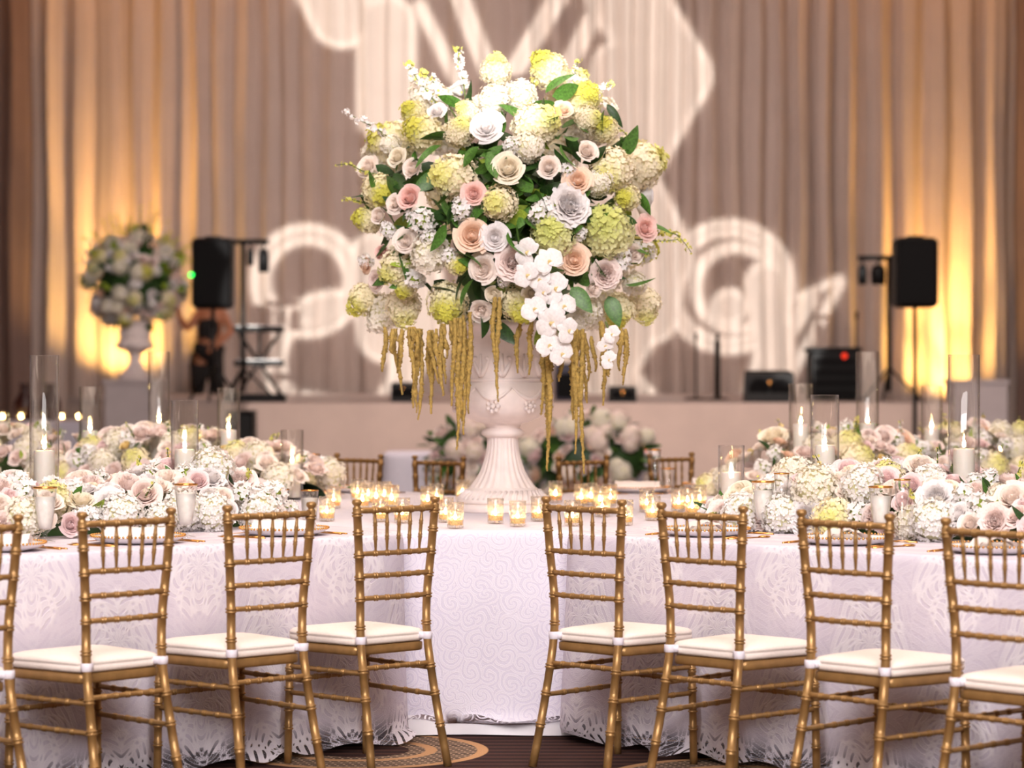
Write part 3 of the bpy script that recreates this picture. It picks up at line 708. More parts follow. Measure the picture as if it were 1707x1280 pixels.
for zx, zy, R, m, kd in ((675, 348, 40, 'white', 'rose'), (735, 462, 44, 'cream', 'rose'), (845, 458, 31, 'blush', 'rose'), (950, 415, 30, 'blush', 'rose'), (640, 530, 30, 'pink', 'rose'), (465, 540, 34, 'pink', 'rose'), (473, 462, 30, 'blush', 'ranunculus'), (350, 458, 30, 'blush', 'rose'), (636, 645, 44, 'peach', 'rose'), (698, 650, 34, 'white', 'rose'),
        (915, 712, 38, 'peach', 'rose'), (665, 735, 37, 'blush', 'rose'), (455, 660, 30, 'blush', 'rose'), (925, 495, 34, 'peach', 'rose'), (1110, 625, 31, 'pink', 'rose'), (380, 590, 25, 'blush', 'ranunculus'), (965, 790, 27, 'blush', 'ranunculus'), (660, 850, 30, 'blush', 'rose'), (885, 300, 25, 'peach', 'rose'), (1080, 695, 24, 'blush', 'rose'),
        (695, 805, 26, 'cream', 'ranunculus'), (425, 558, 24, 'blush', 'rose'), (375, 770, 28, 'rosy', 'rose'), (390, 690, 22, 'pink', 'rose'), (345, 725, 24, 'peach', 'rose'), (902, 562, 54, 'white', 'peony'), (748, 717, 46, 'rosy', 'peony'), (1000, 750, 40, 'rosy', 'peony'), (540, 305, 26, 'white', 'rose'), (800, 805, 30, 'cream', 'ranunculus'), (430, 430, 26, 'cream', 'rose')):
    px, py = zq(zx, zy); p, n = bq_pt(px, py, 1.04); s_ = R*.609*PXM
    n2 = (n+Vector((r1.uniform(-.3, .3), -.5, r1.uniform(-.1, .4)))).normalized()
    bloom(BQ, kd, P[m], p, n2, s_*1.12, rnd=r1)
for zx, zy, R in ((610, 575, 40), (500, 605, 42), (820, 585, 40), (745, 400, 30), (480, 765, 32), (900, 470, 28), (345, 715, 25), (405, 630, 28), (1045, 712, 34), (722, 768, 24), (840, 560, 26), (575, 700, 26), (520, 650, 30), (930, 640, 24), (470, 590, 20)):
    px, py = zq(zx, zy); p, n = bq_pt(px, py, 1.0); s_ = R*.609*PXM
    bloom(BQ, 'stock', P['white'], p, (n+Vector((r1.uniform(-.5, .5), 0, .6))).normalized(), s_*.9, rnd=r1)
for k in range(420):                                  # leaves all over the ball
    px, py = 850+r1.gauss(0, 105), 345+r1.gauss(0, 105)
    if py > 540 or py < 175 or ((px-850)/265)**2+((py-335)/255)**2 > .8: continue
    p, n = bq_pt(px, py, r1.uniform(.62, .95)); d = Vector((r1.uniform(-1, 1), -.35, r1.uniform(-1, 1)))
    leaf(BQ, r1.choice([M_green, M_green, M_dark, M_dark, M_lime if r1.random() < .3 else M_green]), p, d, r1.uniform(.055, .095), r1)

for zx, zy, dx, dz in ((680, 420, .2, -.6), (650, 405, -.5, -.5), (560, 620, -.3, -.6), (590, 690, .7, -.1), (910, 790, .5, -.6), (1060, 778, 1, .15), (1010, 815, .3, -.8), (535, 560, .6, .5), (640, 765, -.4, -.5), (840, 250, .5, .5), (860, 262, .7, .2), (545, 400, -.6, -.3), (880, 400, .2, -.8), (760, 620, .1, -.8), (735, 640, .2, -.7)):
    px, py = zq(zx, zy); p, n = bq_pt(px, py, 1.05); leaf(BQ, M_green, p, (dx, -.3, dz), .085, r1)
for k in range(46):                                   # the far half of the ball
    q = Vector((r1.gauss(0, 1), abs(r1.gauss(0, 1))*.9+.1, r1.gauss(0, 1))).normalized()
    p = BC+Vector((q.x*.60, q.y*.52, q.z*.56)); kd = r1.choice(['panicle_hydrangea']*3+['rose', 'stock', 'peony'])
    m = {'panicle_hydrangea': ['hyd_cream', 'hyd_green', 'hyd_white'], 'rose': ['blush', 'peach', 'white'], 'stock': ['white'], 'peony': ['rosy']}[kd]
    bloom(BQ, kd, P[r1.choice(m)], p, q, {'panicle_hydrangea': .10, 'rose': .06, 'stock': .06, 'peony': .08}[kd], rnd=r1)
for i, (pts, m, n, sz, tip) in enumerate((
    ([(440, 400), (370, 350), (320, 325), (285, 300)], 'white', 34, .016, None), ([(400, 480), (340, 470), (300, 450), (262, 452)], 'bud', 26, .010, None),
    ([(560, 320), (520, 260), (480, 210), (458, 168)], 'white', 60, .020, 'bud'), ([(620, 300), (612, 230), (600, 170), (598, 125)], 'white', 48, .017, 'bud'),
    ([(590, 320), (560, 270), (530, 225), (500, 195)], 'white', 44, .019, 'bud'), ([(1040, 650), (1120, 640), (1190, 640), (1235, 690)], 'bud', 50, .013, None),
    ([(1000, 660), (1080, 655), (1150, 660), (1200, 655)], 'bud', 30, .010, None), ([(1010, 330), (1035, 350), (1058, 370), (1050, 395)], 'bud', 16, .009, None),
    ([(360, 560), (320, 550), (300, 545), (280, 548)], 'bud', 22, .010, None), ([(880, 280), (905, 230), (918, 195), (925, 160)], 'white', 30, .014, 'bud'),
    ([(900, 300), (960, 260), (1000, 235), (1018, 230)], 'white', 34, .015, 'bud'), ([(720, 270), (715, 240), (712, 210), (690, 150)], 'white', 40, .015, 'bud'),
    ([(640, 440), (640, 420), (635, 410), (625, 400)], 'bud', 20, .010, None), ([(430, 440), (415, 400), (390, 370), (375, 350)], 'white', 26, .014, 'bud'),
    ([(1060, 720), (1090, 720), (1110, 700), (1118, 690)], 'bud', 16, .009, None), ([(790, 330), (800, 280), (800, 250), (805, 215)], 'white', 36, .017, 'bud'))):
    spray(BQ, [at(*zq(a, b), 11.2+.05*(i % 3)) for a, b in pts], P[m], sz, n, i, tipm=P[tip] if tip else None)
# orchid sprays hanging at the front
for pts, lst in (([(800, 660), (850, 740), (860, 830), (880, 960)], ((785, 690, 34), (845, 715, 36), (785, 752, 32), (820, 765, 28), (862, 790, 38), (805, 845, 32), (885, 838, 34), (850, 882, 38), (898, 905, 30), (845, 945, 32), (880, 968, 30), (830, 800, 26))),
                 ([(1000, 880), (1015, 920), (1010, 960), (1000, 990)], ((1018, 915, 22), (1000, 945, 20), (1010, 985, 22)))):
    b0 = at(*zq(*pts[0]), 10.82); P3 = [at(*zq(a, b), 10.84) for a, b in pts]
    sp = MB().tube(smooth_path([p-P3[0] for p in P3], 16), .004, 6).obj('orchid_spray', M_stem, BQ, loc=P3[0]-BQ.location)
    for zx, zy, R in lst:
        p = at(*zq(zx, zy), 10.80+r1.uniform(-.02, .02))
        bloom(BQ, 'orchid', P['white'], p, (r1.uniform(-.45, .45), -1, r1.uniform(-.35, .3)), R*.609*PXM*1.2, r1.uniform(-.5, .5)+PI, r1, 0, sub=sp, name='orchid_blossom')
# trailing amaranth tassels
def tassel(px, y0, y1, thick, seed, sway=0):
    r = random.Random(seed); Y = 10.98+r.uniform(-.06, .08); a, b = at(px, y0, Y), at(px+sway, y1, Y); mb = MB()
    strands = 1 if thick < 2 else int(thick)
    for s_ in range(strands):
        ox = r.uniform(-.5, .5)*thick*.012; L = 1 if s_ == 0 else r.uniform(.45, .95); n = max(8, int((y1-y0)*L/7))
        pts = []; rad = []
        for k in range(n+1):
            q = k/n; p = a+(b-a)*q*L
            pts.append(p-BQ.location+Vector((ox+math.sin(q*5+seed+s_)*.006+r.uniform(-.002, .002), math.cos(q*4+s_)*.008-s_*.004, 0))); rad.append((.0105*(1-.75*q**2)+.001)*r.uniform(.75, 1.25)*(.6+.4*min(1, q*6)))
        mb.tube(pts, rad, 7)
        for k in range(n*3):                          # the knobbly little flowers along the tassel
            q = r.random(); i = min(int(q*n), n-1); c = pts[i]+(pts[i+1]-pts[i])*(q*n-i); e = r.uniform(0, 6.3)
            mb.ball(c+Vector((math.cos(e)*rad[i]*.9, math.sin(e)*rad[i]*.9, 0)), rad[i]*.55, 4)
    return mb.obj('amaranth_tassel', M_ama, BQ, loc=(0, 0, 0))
for i, (px, y0, y1, th, sw) in enumerate(((640, 545, 620, 1, -2), (650, 548, 590, 1, 3), (663, 548, 658, 2, 2), (672, 550, 600, 1, -6), (690, 545, 640, 3, 4), (698, 548, 700, 4, -4), (712, 550, 690, 3, 4), (715, 552, 640, 2, 22), (728, 548, 660, 2, 6), (738, 540, 640, 2, 4), (755, 535, 600, 2, 0), (764, 530, 750, 4, -3),
        (772, 525, 725, 2, 1), (781, 520, 690, 1, 1), (828, 495, 670, 2, 0), (868, 535, 622, 1, -5), (888, 535, 625, 1, -8), (908, 580, 785, 3, -1), (912, 590, 740, 1, 4), (933, 596, 636, 1, 0), (960, 550, 640, 3, -3), (966, 548, 790, 4, 2), (975, 555, 672, 2, 4), (985, 560, 620, 1, 5), (1001, 535, 676, 2, 2), (1038, 548, 642, 2, -1), (1016, 600, 628, 1, 0), (958, 600, 700, 2, -6))):
    tassel(px, y0, y1, th, i, sw)

# ------------------------------------------------------------------ glass cylinders with pillar candles, votives
def flame_mb(h, r):
    return MB().lathe([(0, 0), (r*.7, h*.12), (r, h*.3), (r*.8, h*.5), (r*.4, h*.78), (0, h)], 8)
FL = {}
def flame(parent, z, h=.026, r=.0058):
    if (h, r) not in FL: FL[(h, r)] = flame_mb(h, r).mesh('flame', M_flame)
    return link('flame', FL[(h, r)], parent, (0, 0, z))
CYL = {}
VASES = []
def vase_candle(p, dia, top, ctop, cd, lab, clab):
    x, y = p.x, p.y; r = dia/2; h = top-TZ
    MBv = MB().lathe([(0, .004), (r-.002, .004), (r, .008), (r, h), (r-.0016, h+.001), (r-.003, h), (r-.003, .012), (0, .012)], 36)
    o = link('glass_cylinder_vase', MBv.mesh('glass_cylinder_vase', M_glass), None, (x, y, TZ+.001))
    tag(o, lab, 'vase', 'glass cylinder vases among the flowers')
    c = thing('pillar_candle', clab, 'candle', (x, y, TZ+.014), 0, 'pillar candles in glass cylinders'); ch = ctop-TZ-.014; cr = cd/2
    MB().lathe([(0, 0), (cr-.002, 0), (cr, .003), (cr, ch-.006), (cr-.003, ch-.001), (cr-.008, ch-.003), (cr*.5, ch-.008), (0, ch-.009)], 28).obj('wax_body', M_wax, c)
    MB().tube([(0, 0, ch-.01), (.001, 0, ch+.006)], .0012, 5).obj('wick', M_wick, c); flame(c, ch+.002, .034, .0075)
    VASES.append((x, y, r+.01))
for k, px, dia, yt, yc, lab in (('near left', 74, .108, 593, 750, 'tall glass cylinder vase at outer end of near left flowers'),
        ('near left', 308, .106, 668, 748, 'medium glass cylinder vase in middle of near left flowers'),
        ('far left', 150, .108, 645, 717, 'medium glass cylinder vase at outer end of far left flowers'),
        ('far left', 265, .107, 587, 705, 'tallest narrow glass cylinder vase in far left flowers'),
        ('far left', 381, .110, 647, 716, 'medium glass cylinder vase beside the short one, far left flowers'),
        ('far left', 487, .106, 717, 772, 'short glass cylinder vase at inner end of far left flowers'),
        ('near right', 1375, .109, 659, 741, 'medium glass cylinder vase in middle of near right flowers'),
        ('near right', 1607, .114, 592, 747, 'tall wide glass cylinder vase toward outer end of near right flowers'),
        ('near right', 1219, .104, 743, 786, 'low glass cylinder vase at inner end of near right flowers'),
        ('far right', 1335, .116, 640, 706, 'medium glass cylinder vase at inner end of far right flowers'),
        ('far right', 1446, .113, 587, 705, 'tall narrow glass cylinder vase in far right flowers'),
        ('far right', 1553, .110, 644, 714, 'medium glass cylinder vase third along the far right flowers'),
        ('far right', 1668, .110, 708, 752, 'short glass cylinder vase at outer end of far right flowers')):
    t, q = axis_at(k, px); sc = F/q.y; top = H-(yt-YH)/sc; ct = min(H-(yc-YH)/sc, top-.05)
    vase_candle(q, dia, top, ct, .078 if dia > .1 else .06, lab, 'lit pillar candle in the '+lab.replace(' vase', ''))
t, q = axis_at('near left', 467); 
VOT = None
def make_votive():
    mv = MB().lathe([(0, .003), (.029, .003), (.031, .006), (.0325, .098), (.0315, .099), (.0300, .098), (.0285, .012), (0, .011)], 28).mesh('votive_cup', M_votive)
    wx = MB().lathe([(0, 0), (.027, 0), (.028, .002), (.0285, .020), (.026, .021), (.010, .019), (0, .019)], 20).mesh('wax', mat('tealight_wax', srgb(255, 214, 140), .5, 0, .03, 20, sss=.5))
    return mv, wx
mv, wx = make_votive()
def votive(px, py, where, grp):
    p = onz(px, py, TZ); o = link('votive_cup', mv, None, (p.x, p.y, TZ+.001))
    tag(o, 'glass votive cup, '+where, 'votive', 'votive cups '+grp)
    c = thing('tealight', 'lit tealight, '+where, 'candle', (p.x, p.y, TZ+.0135), 0, 'tealights '+grp)
    link('wax', wx, c); flame(c, .019, .028, .0062)
NTH = ('first', 'second', 'third', 'fourth', 'fifth', 'sixth')
for where, lst in (('the back cluster left of the urn', ((596, 834), (614, 838), (627, 843), (641, 839), (653, 846), (604, 848))), ('the pair behind the first left chair back', ((634, 870), (670, 872))),
        ('the row at the left foot of the urn', ((713, 848), (728, 844), (771, 836))), ('the pair beside the first left chair post', ((743, 871), (759, 881))),
        ('the pair beside the tumbler left of the urn', ((545, 869), (556, 848))), ('the row before the urn foot', ((826, 873), (863, 878), (898, 869))),
        ('the cluster behind the first right chair', ((926, 838), (969, 844), (985, 842), (1000, 848), (1017, 844), (1004, 862))), ('the pair low behind the first right chair', ((954, 877), (1042, 876))),
        ('the pair between first and second right chairs', ((1078, 854), (1088, 868))), ('the cluster beside the near right flowers', ((1131, 853), (1146, 849), (1154, 860), (1166, 846)))):
    for i, (a, b) in enumerate(sorted(lst)): votive(a, b, '%s from left in %s' % (NTH[i], where), 'in '+where)

# ------------------------------------------------------------------ low flower runners along the arms
def runner(k, t0, t1, hw, hh, label, heroes, seed, mix, nmax, warm):
    r = random.Random(seed); a, b, _ = AX[k]; A = Vector((a[0], a[1], 0)); B = Vector((b[0], b[1], 0)); c = arm(k, (t0+t1)/2, 0)
    th = thing('flower_runner', label, 'flowers', (c.x, c.y, TZ), 0, 'low flower runners on the arms of the table')
    def surf(t, u, k_=1.0):
        e = min(1, max(.02, (t-t0)/.35))*min(1, max(.02, (t1-t)/.35)); e = e**.45; e2 = .55+.45*e
        n_ = hw*e2*math.cos(u)*k_; z = hh*e*math.sin(u)**.8*(1+.16*math.sin(t*5+seed))*k_
        p2 = arm(k, t, n_); N = (B*math.cos(u)*hh*1.4+Vector((0, 0, 1))*math.sin(u)*hw)
        if t-t0 < .2: N = N-A*.3
        return Vector((p2.x, p2.y, TZ+.02+z)), N.normalized()
    v, f = [], []; nt_, nu = 30, 12
    for i in range(nt_+1):
        for j in range(nu+1):
            p, _ = surf(t0+.12+(t1-t0-.24)*i/nt_, PI*j/nu, .62); p.z = max(TZ+.004, p.z-.03); v.append(p-th.location)
    for i in range(nt_):
        for j in range(nu): f.append((i*(nu+1)+j, i*(nu+1)+j+1, (i+1)*(nu+1)+j+1, (i+1)*(nu+1)+j))
    link('foliage_bed', mesh('foliage_bed', v, f, M_dark), th)
    cand = [(surf(t, u), t, u) for t in np.linspace(t0, t1, 120) for u in np.linspace(.12, 2.0, 40)]
    placed = []
    def free(p, s_, tol): return all((p-q).length > (s_+s2)*tol for q, s2 in placed)
    for px, py, R, kd, m in heroes:
        best = min(cand, key=lambda c_: (CX+F*c_[0][0].x/c_[0][0].y-px)**2+(YH+F*(H-c_[0][0].z)/c_[0][0].y-py)**2)
        p, N = best[0]; s_ = R*p.y/F
        N = (N+Vector((0, -.9, .1))).normalized()
        bloom(th, kd, P[m], p+N*s_*.35, N, s_*1.1, rnd=r); placed.append((p+N*s_*.3, s_*1.15))
    tries = 0; cnt = 0
    while cnt < nmax and tries < 6000:
        tries += 1; t = r.uniform(t0+.02, t1-.02); u = r.uniform(.08, PI-.08)
        kd, m, s_ = r.choices(mix, [x[3] for x in mix])[0][:3]; s_ *= r.uniform(.85, 1.15)
        if u > 2.3 and r.random() < .3: continue
        p, N = surf(t, u); p.z = max(p.z, TZ+s_*.9)
        if any((p.x-x)**2+(p.y-y)**2 < (rr_+s_*.55)**2 for x, y, rr_ in VASES): continue
        if not free(p, s_, .62): continue
        if kd == 'hydrangea' and r.random() < warm*.5: m = 'hyd_cream'
        N = (N+Vector((r.uniform(-.4, .4), r.uniform(-.5, .1), r.uniform(-.1, .4)))).normalized()
        bloom(th, kd, P[m], p-N*s_*(.25 if kd == 'hydrangea' else -.1), N, s_, rnd=r); placed.append((p, s_)); cnt += 1
    for i in range(70):
        t = r.uniform(t0, t1); u = r.uniform(.1, PI-.6); p, N = surf(t, u, .98); p.z = max(p.z, TZ+.02)
        if any((p.x-x)**2+(p.y-y)**2 < (rr_+.05)**2 for x, y, rr_ in VASES): continue
        d = N+Vector((r.uniform(-1, 1), r.uniform(-1, 1), r.uniform(-.2, .6))); d.z = max(d.z, .05)
        leaf(th, r.choice([M_green, M_green, M_dark, M_lime]), p, d, r.uniform(.028, .05), r)
    for i in range(16):
        t = r.uniform(t0+.05, t1-.05); u = r.uniform(.5, 2.2); p, N = surf(t, u, 1.05)
        if any((p.x-x)**2+(p.y-y)**2 < (rr_+.06)**2 for x, y, rr_ in VASES): continue
        q = p+(N+Vector((r.uniform(-.5, .5), r.uniform(-.5, .2), .5)))*r.uniform(.04, .07)
        spray(th, [p, p+(q-p)*.5+Vector((0, 0, .005)), q], P[r.choice(['white', 'bud', 'yellow', 'cream'])], .011, 12, i+seed, tipm=P['bud'])
    return th
mixN = [('hydrangea', 'hyd_pale', .076, 22), ('hydrangea', 'hyd_white', .072, 10), ('rose', 'blush', .052, 18), ('rose', 'mauve', .048, 14), ('rose', 'white', .048, 14), ('peony', 'rosy', .064, 14), ('peony', 'white', .064, 14), ('stock', 'white', .050, 18), ('ranunculus', 'cream', .036, 10), ('rose', 'rosy', .052, 12), ('rose', 'cream', .05, 8)]
mixF = [('hydrangea', 'hyd_white', .074, 22), ('hydrangea', 'hyd_cream', .072, 10), ('rose', 'blush', .046, 18), ('rose', 'peach', .042, 9), ('rose', 'rosy', .048, 16), ('rose', 'cream', .046, 14), ('peony', 'rosy', .060, 14), ('stock', 'white', .046, 16), ('ranunculus', 'yellow', .032, 5), ('rose', 'mauve', .044, 8)]
runner('near left', 1.34, 3.7, .37, .17, 'flower runner of white hydrangeas and blush roses on the near left arm', ((240, 826, 28, 'rose', 'rosy'), (135, 808, 24, 'rose', 'blush'), (118, 882, 20, 'rose', 'mauve'), (280, 778, 20, 'rose', 'mauve'), (330, 805, 20, 'rose', 'mauve'), (180, 850, 30, 'peony', 'white'), (400, 805, 26, 'peony', 'rosy'), (50, 815, 26, 'rose', 'cream'), (130, 785, 16, 'ranunculus', 'cream'), (20, 800, 26, 'peony', 'rosy'), (345, 830, 18, 'ranunculus', 'white'), (380, 850, 18, 'ranunculus', 'white'),
        (430, 860, 34, 'hydrangea', 'hyd_pale'), (360, 775, 34, 'hydrangea', 'hyd_pale'), (200, 860, 34, 'hydrangea', 'hyd_pale'), (475, 790, 24, 'stock', 'white'), (350, 860, 32, 'hydrangea', 'hyd_pale'), (270, 868, 30, 'hydrangea', 'hyd_pale'), (40, 865, 34, 'hydrangea', 'hyd_white')), 31, mixN, 190, .15)
runner('near right', 1.40, 3.7, .37, .18, 'flower runner of white hydrangeas and mauve roses on the near right arm', ((1413, 776, 24, 'rose', 'mauve'), (1338, 797, 20, 'rose', 'mauve'), (1617, 797, 24, 'rose', 'mauve'), (1235, 822, 24, 'rose', 'cream'), (1372, 850, 14, 'ranunculus', 'white'), (1392, 865, 34, 'hydrangea', 'hyd_cream'), (1365, 820, 36, 'hydrangea', 'hyd_white'), (1440, 815, 34, 'hydrangea', 'hyd_pale'), (1560, 835, 30, 'peony', 'white'), (1560, 872, 36, 'hydrangea', 'hyd_pale'), (1690, 835, 28, 'rose', 'blush'), (1660, 868, 26, 'peony', 'rosy'),
        (1275, 762, 20, 'peony', 'mauve'), (1320, 768, 32, 'hydrangea', 'hyd_white'), (1478, 800, 20, 'rose', 'mauve'), (1520, 815, 22, 'rose', 'mauve'), (1535, 770, 26, 'peony', 'blush'), (1310, 860, 34, 'hydrangea', 'hyd_pale'), (1245, 862, 34, 'hydrangea', 'hyd_pale'), (1215, 790, 16, 'stock', 'white'), (1610, 835, 20, 'stock', 'white'), (1625, 812, 18, 'stock', 'white')), 47, mixN, 185, .15)
runner('far left', 1.22, 3.95, .38, .25, 'warm-lit flower runner of blush roses on the far left arm behind', ((205, 702, 18, 'rose', 'blush'), (240, 712, 18, 'rose', 'blush'), (185, 735, 22, 'peony', 'rosy'), (470, 742, 18, 'rose', 'rosy'), (420, 730, 18, 'rose', 'blush')), 53, mixF, 170, .6)
runner('far right', 1.62, 4.35, .38, .25, 'warm-lit flower runner of blush and peach roses on the far right arm behind', ((1290, 725, 24, 'rose', 'cream'), (1205, 735, 18, 'rose', 'peach'), (1480, 705, 18, 'rose', 'rosy'), (1505, 725, 18, 'rose', 'peach'), (1460, 752, 20, 'rose', 'peach'), (1645, 735, 18, 'rose', 'peach'), (1630, 715, 18, 'rose', 'rosy')), 59, mixF, 175, .6)

# ------------------------------------------------------------------ place settings
bead = None
def setting_meshes():
    ch = MB().lathe([(0, .004), (.10, .004), (.118, .007), (.146, .016), (.159, .026), (.160, .029), (.150, .025), (.118, .014), (.10, .010), (0, .010)], 48).mesh('charger_plate', M_white)
    bd = MB()
    for j in range(72): q = 2*PI*j/72; bd.ball((.160*math.cos(q), .160*math.sin(q), .030), .0048, 6)
    foot = MB().lathe([(.095, 0), (.10, 0), (.10, .007), (.095, .007)], 36)
    nap = MB(); v, f = [], []
    n = 14
    for i in range(n+1):
        for j in range(9):
            x = -.075+.15*j/8; y = -.11+.22*i/n; v.append((x*(1-.25*math.sin(PI*i/n)), y, .0205+.032*math.sin(PI*j/8)**.7+.006*math.sin(j*2.1+i*.35)))
    for i in range(n):
        for j in range(8): f.append((i*9+j, i*9+j+1, (i+1)*9+j+1, (i+1)*9+j))
    nap.add(v, f); b = len(v); nap.add([(-.078, -.11, .0145), (.078, -.11, .0145), (.078, .11, .0145), (-.078, .11, .0145)], [(0, 3, 2, 1)])
    fk = MB().tube([(0, -.10, .003), (0, -.05, .004), (0, .03, .005), (0, .05, .004)], [.005, .0045, .0025, .003], 6)
    fk.add([(-.004, .045, .004), (.004, .045, .004), (.012, .062, .003), (.012, .07, .003), (-.012, .07, .003), (-.012, .062, .003)], [(0, 1, 2, 3, 4, 5)])
    for j in range(4): fk.tube([(-.0105+.007*j, .068, .003), (-.0105+.007*j, .085, .004), (-.0098+.0065*j, .104, .006)], [.0019, .0018, .0008], 5)
    kn = MB().tube([(0, -.11, .004), (0, -.04, .005), (0, .0, .004)], [.005, .0055, .004], 6)
    kn.add([(-.004, 0, .003), (.005, 0, .003), (.009, .06, .003), (.004, .115, .003), (-.003, .12, .003), (-.004, 0, .005), (.005, 0, .0045), (.009, .06, .0038), (.004, .115, .004), (-.003, .12, .004)], [(0, 4, 3, 2, 1), (5, 6, 7, 8, 9), (0, 1, 6, 5), (1, 2, 7, 6), (2, 3, 8, 7), (3, 4, 9, 8), (4, 0, 5, 9)])
    sp = MB().tube([(0, -.10, .003), (0, -.03, .004), (0, .05, .004)], [.005, .004, .003], 6).ball((0, .075, .006), (.018, .028, .005), 10)
    return ch, bd.mesh('beaded_rim', M_goldshiny), foot.mesh('foot_ring', M_white), nap.mesh('folded_napkin', M_napkin), fk.mesh('fork', M_goldshiny), kn.mesh('knife', M_goldshiny), sp.mesh('spoon', M_goldshiny)
SM = setting_meshes()
def place_setting(k, t, n, where, facing):
    p = arm(k, t, n); z = TZ+.001
    def on(name, me, dx, dy, lab, cat, rz=0, zz=0.0, grp=None):
        c, s_ = math.cos(facing), math.sin(facing); o = link(name, me, None, (p.x+dx*c-dy*s_, p.y+dx*s_+dy*c, z+zz)); o.rotation_euler = (0, 0, facing+rz); tag(o, lab+' '+where, cat, grp); return o
    ch = on('charger_plate', SM[0], 0, 0, 'white charger plate with gold beaded rim', 'plate', 0, 0, 'charger plates'); link('beaded_rim', SM[1], ch, label='gold beaded rim'); link('foot_ring', SM[2], ch)
    on('folded_napkin', SM[3], 0, 0, 'folded white napkin on the charger', 'napkin', PI/2*.5, .002, 'folded napkins')
    on('fork', SM[4], -.205, -.02, 'outer gold fork beside the charger', 'cutlery', .25, 0, 'gold forks'); on('fork', SM[4], -.183, .0, 'inner gold fork next to the charger', 'cutlery', .12, .001, 'gold forks')
    on('knife', SM[5], .185, 0, 'gold knife beside the charger', 'cutlery', -.08, 0, 'gold knives'); on('spoon', SM[6], .212, -.01, 'gold spoon beside the knife by the charger', 'cutlery', -.1, 0, 'gold spoons')
    on('knife', SM[5], .02, .215, 'gold dessert knife lying beyond the charger', 'cutlery', PI/2+.1, 0, 'gold knives')
for k, sd in (('near left', 'left'), ('near right', 'right')):
    for i, (x, y, a) in enumerate(NEAR[sd]):
        ax = AX[k]; rel = Vector((x, y))-C0; t = rel.x*ax[0][0]+rel.y*ax[0][1]; n = ax[2]-.24
        if i == 0: t -= .08
        place_setting(k, t, n, 'at %s near chair %s of gap' % (ordn[i], sd), math.radians(a))
for k, sd, n in (('far left', 'left', .76), ('far right', 'right', .76)):
    for i, t in enumerate((1.72, 2.3)): place_setting(k, t, n, 'at %s far chair %s of urn' % (ordn[i], sd), math.radians(135 if sd == 'left' else -135))

# glasses
def goblet_meshes():
    g = MB().lathe([(0, .001), (.034, .001), (.035, .004), (.02, .008), (.008, .014), (.007, .03), (.012, .036), (.022, .045), (.028, .075), (.034, .12), (.041, .185), (.0415, .19), (.0400, .19), (.033, .12), (.027, .077), (.02, .05), (0, .044)], 32)
    w_ = MB().lathe([(0, .046), (.019, .051), (.026, .077), (.032, .12), (.0365, .158), (.0, .159)], 24)
    rm = MB().lathe([(.0408, .187), (.0424, .1875), (.0424, .1925), (.0405, .193), (.0396, .1905), (.0400, .187)], 32)
    f_ = MB().lathe([(0, .001), (.031, .001), (.032, .003), (.012, .007), (.0045, .014), (.004, .085), (.007, .095), (.014, .112), (.022, .15), (.0285, .22), (.0275, .22), (.021, .15), (.012, .112), (0, .10)], 28)
    fr = MB().lathe([(.0278, .2175), (.0292, .218), (.0292, .2225), (.0276, .2225)], 28)
    t_ = MB().lathe([(0, .003), (.027, .003), (.029, .006), (.036, .12), (.035, .12), (.028, .012), (0, .011)], 28); tr = MB().lathe([(.0352, .118), (.0368, .1185), (.0368, .1225), (.0350, .1225)], 28); tw = MB().lathe([(0, .013), (.0275, .013), (.033, .09), (0, .091)], 20)
    return dict(g=g.mesh('goblet', M_glass), w=w_.mesh('iced_water', M_drink), gr=rm.mesh('gold_rim', M_goldshiny), f=f_.mesh('flute', M_glass), fr=fr.mesh('gold_rim', M_goldshiny), t=t_.mesh('tumbler', M_glass), tr=tr.mesh('gold_rim', M_goldshiny), tw=tw.mesh('iced_water', M_drink))
GM = goblet_meshes()
def glass(kind, px, py, lab, fill=True):
    p = onz(px, py, TZ); nm = {'g': 'water_goblet', 'f': 'champagne_flute', 't': 'tumbler'}[kind]
    o = link(nm, GM[kind], None, (p.x, p.y, TZ+.001)); tag(o, lab, 'glass', 'gold-rimmed glasses'); link('gold_rim', GM[kind+'r'], o, label='gold rim')
    if fill and kind != 'f': link('iced_water', GM['w' if kind == 'g' else 'tw'], o, label='pale iced water')
for kd, px, py, lab, fl in (('g', 75, 905, 'gold-rimmed goblet of iced water between the third and fourth left chairs', 1), ('g', 310, 897, 'gold-rimmed goblet of iced water beside the right post of the third left chair', 1), ('g', 1272, 890, 'gold-rimmed goblet of iced water right of the second right chair', 1),
        ('f', 1303, 890, 'empty gold-rimmed flute behind the goblet at the second right chair', 0), ('g', 1468, 903, 'gold-rimmed goblet of iced water behind the third right chair', 1), ('f', 1504, 907, 'empty gold-rimmed flute just right of the third right chair post', 0), ('f', 1092, 826, 'empty gold-rimmed flute at the far side right of the urn', 0),
        ('t', 1114, 822, 'empty gold-rimmed tumbler beside the far flute right of the urn', 0), ('t', 516, 868, 'gold-rimmed tumbler of water behind the second left chair post', 1), ('f', 8, 790, 'empty gold-rimmed flute at the far left end of the table', 0), ('t', 467, 866, 'tall clear tumbler at the inner end of the near left flowers', 0),
        ('t', 1640, 900, 'gold-rimmed tumbler of water behind the fourth right chair', 1), ('f', 1500, 868, 'empty flute half hidden in the flowers behind the third right chair', 0), ('g', 520, 822, 'gold-rimmed goblet at the far side beside the second far left chair', 0)):
    glass(kd, px, py, lab, fl)

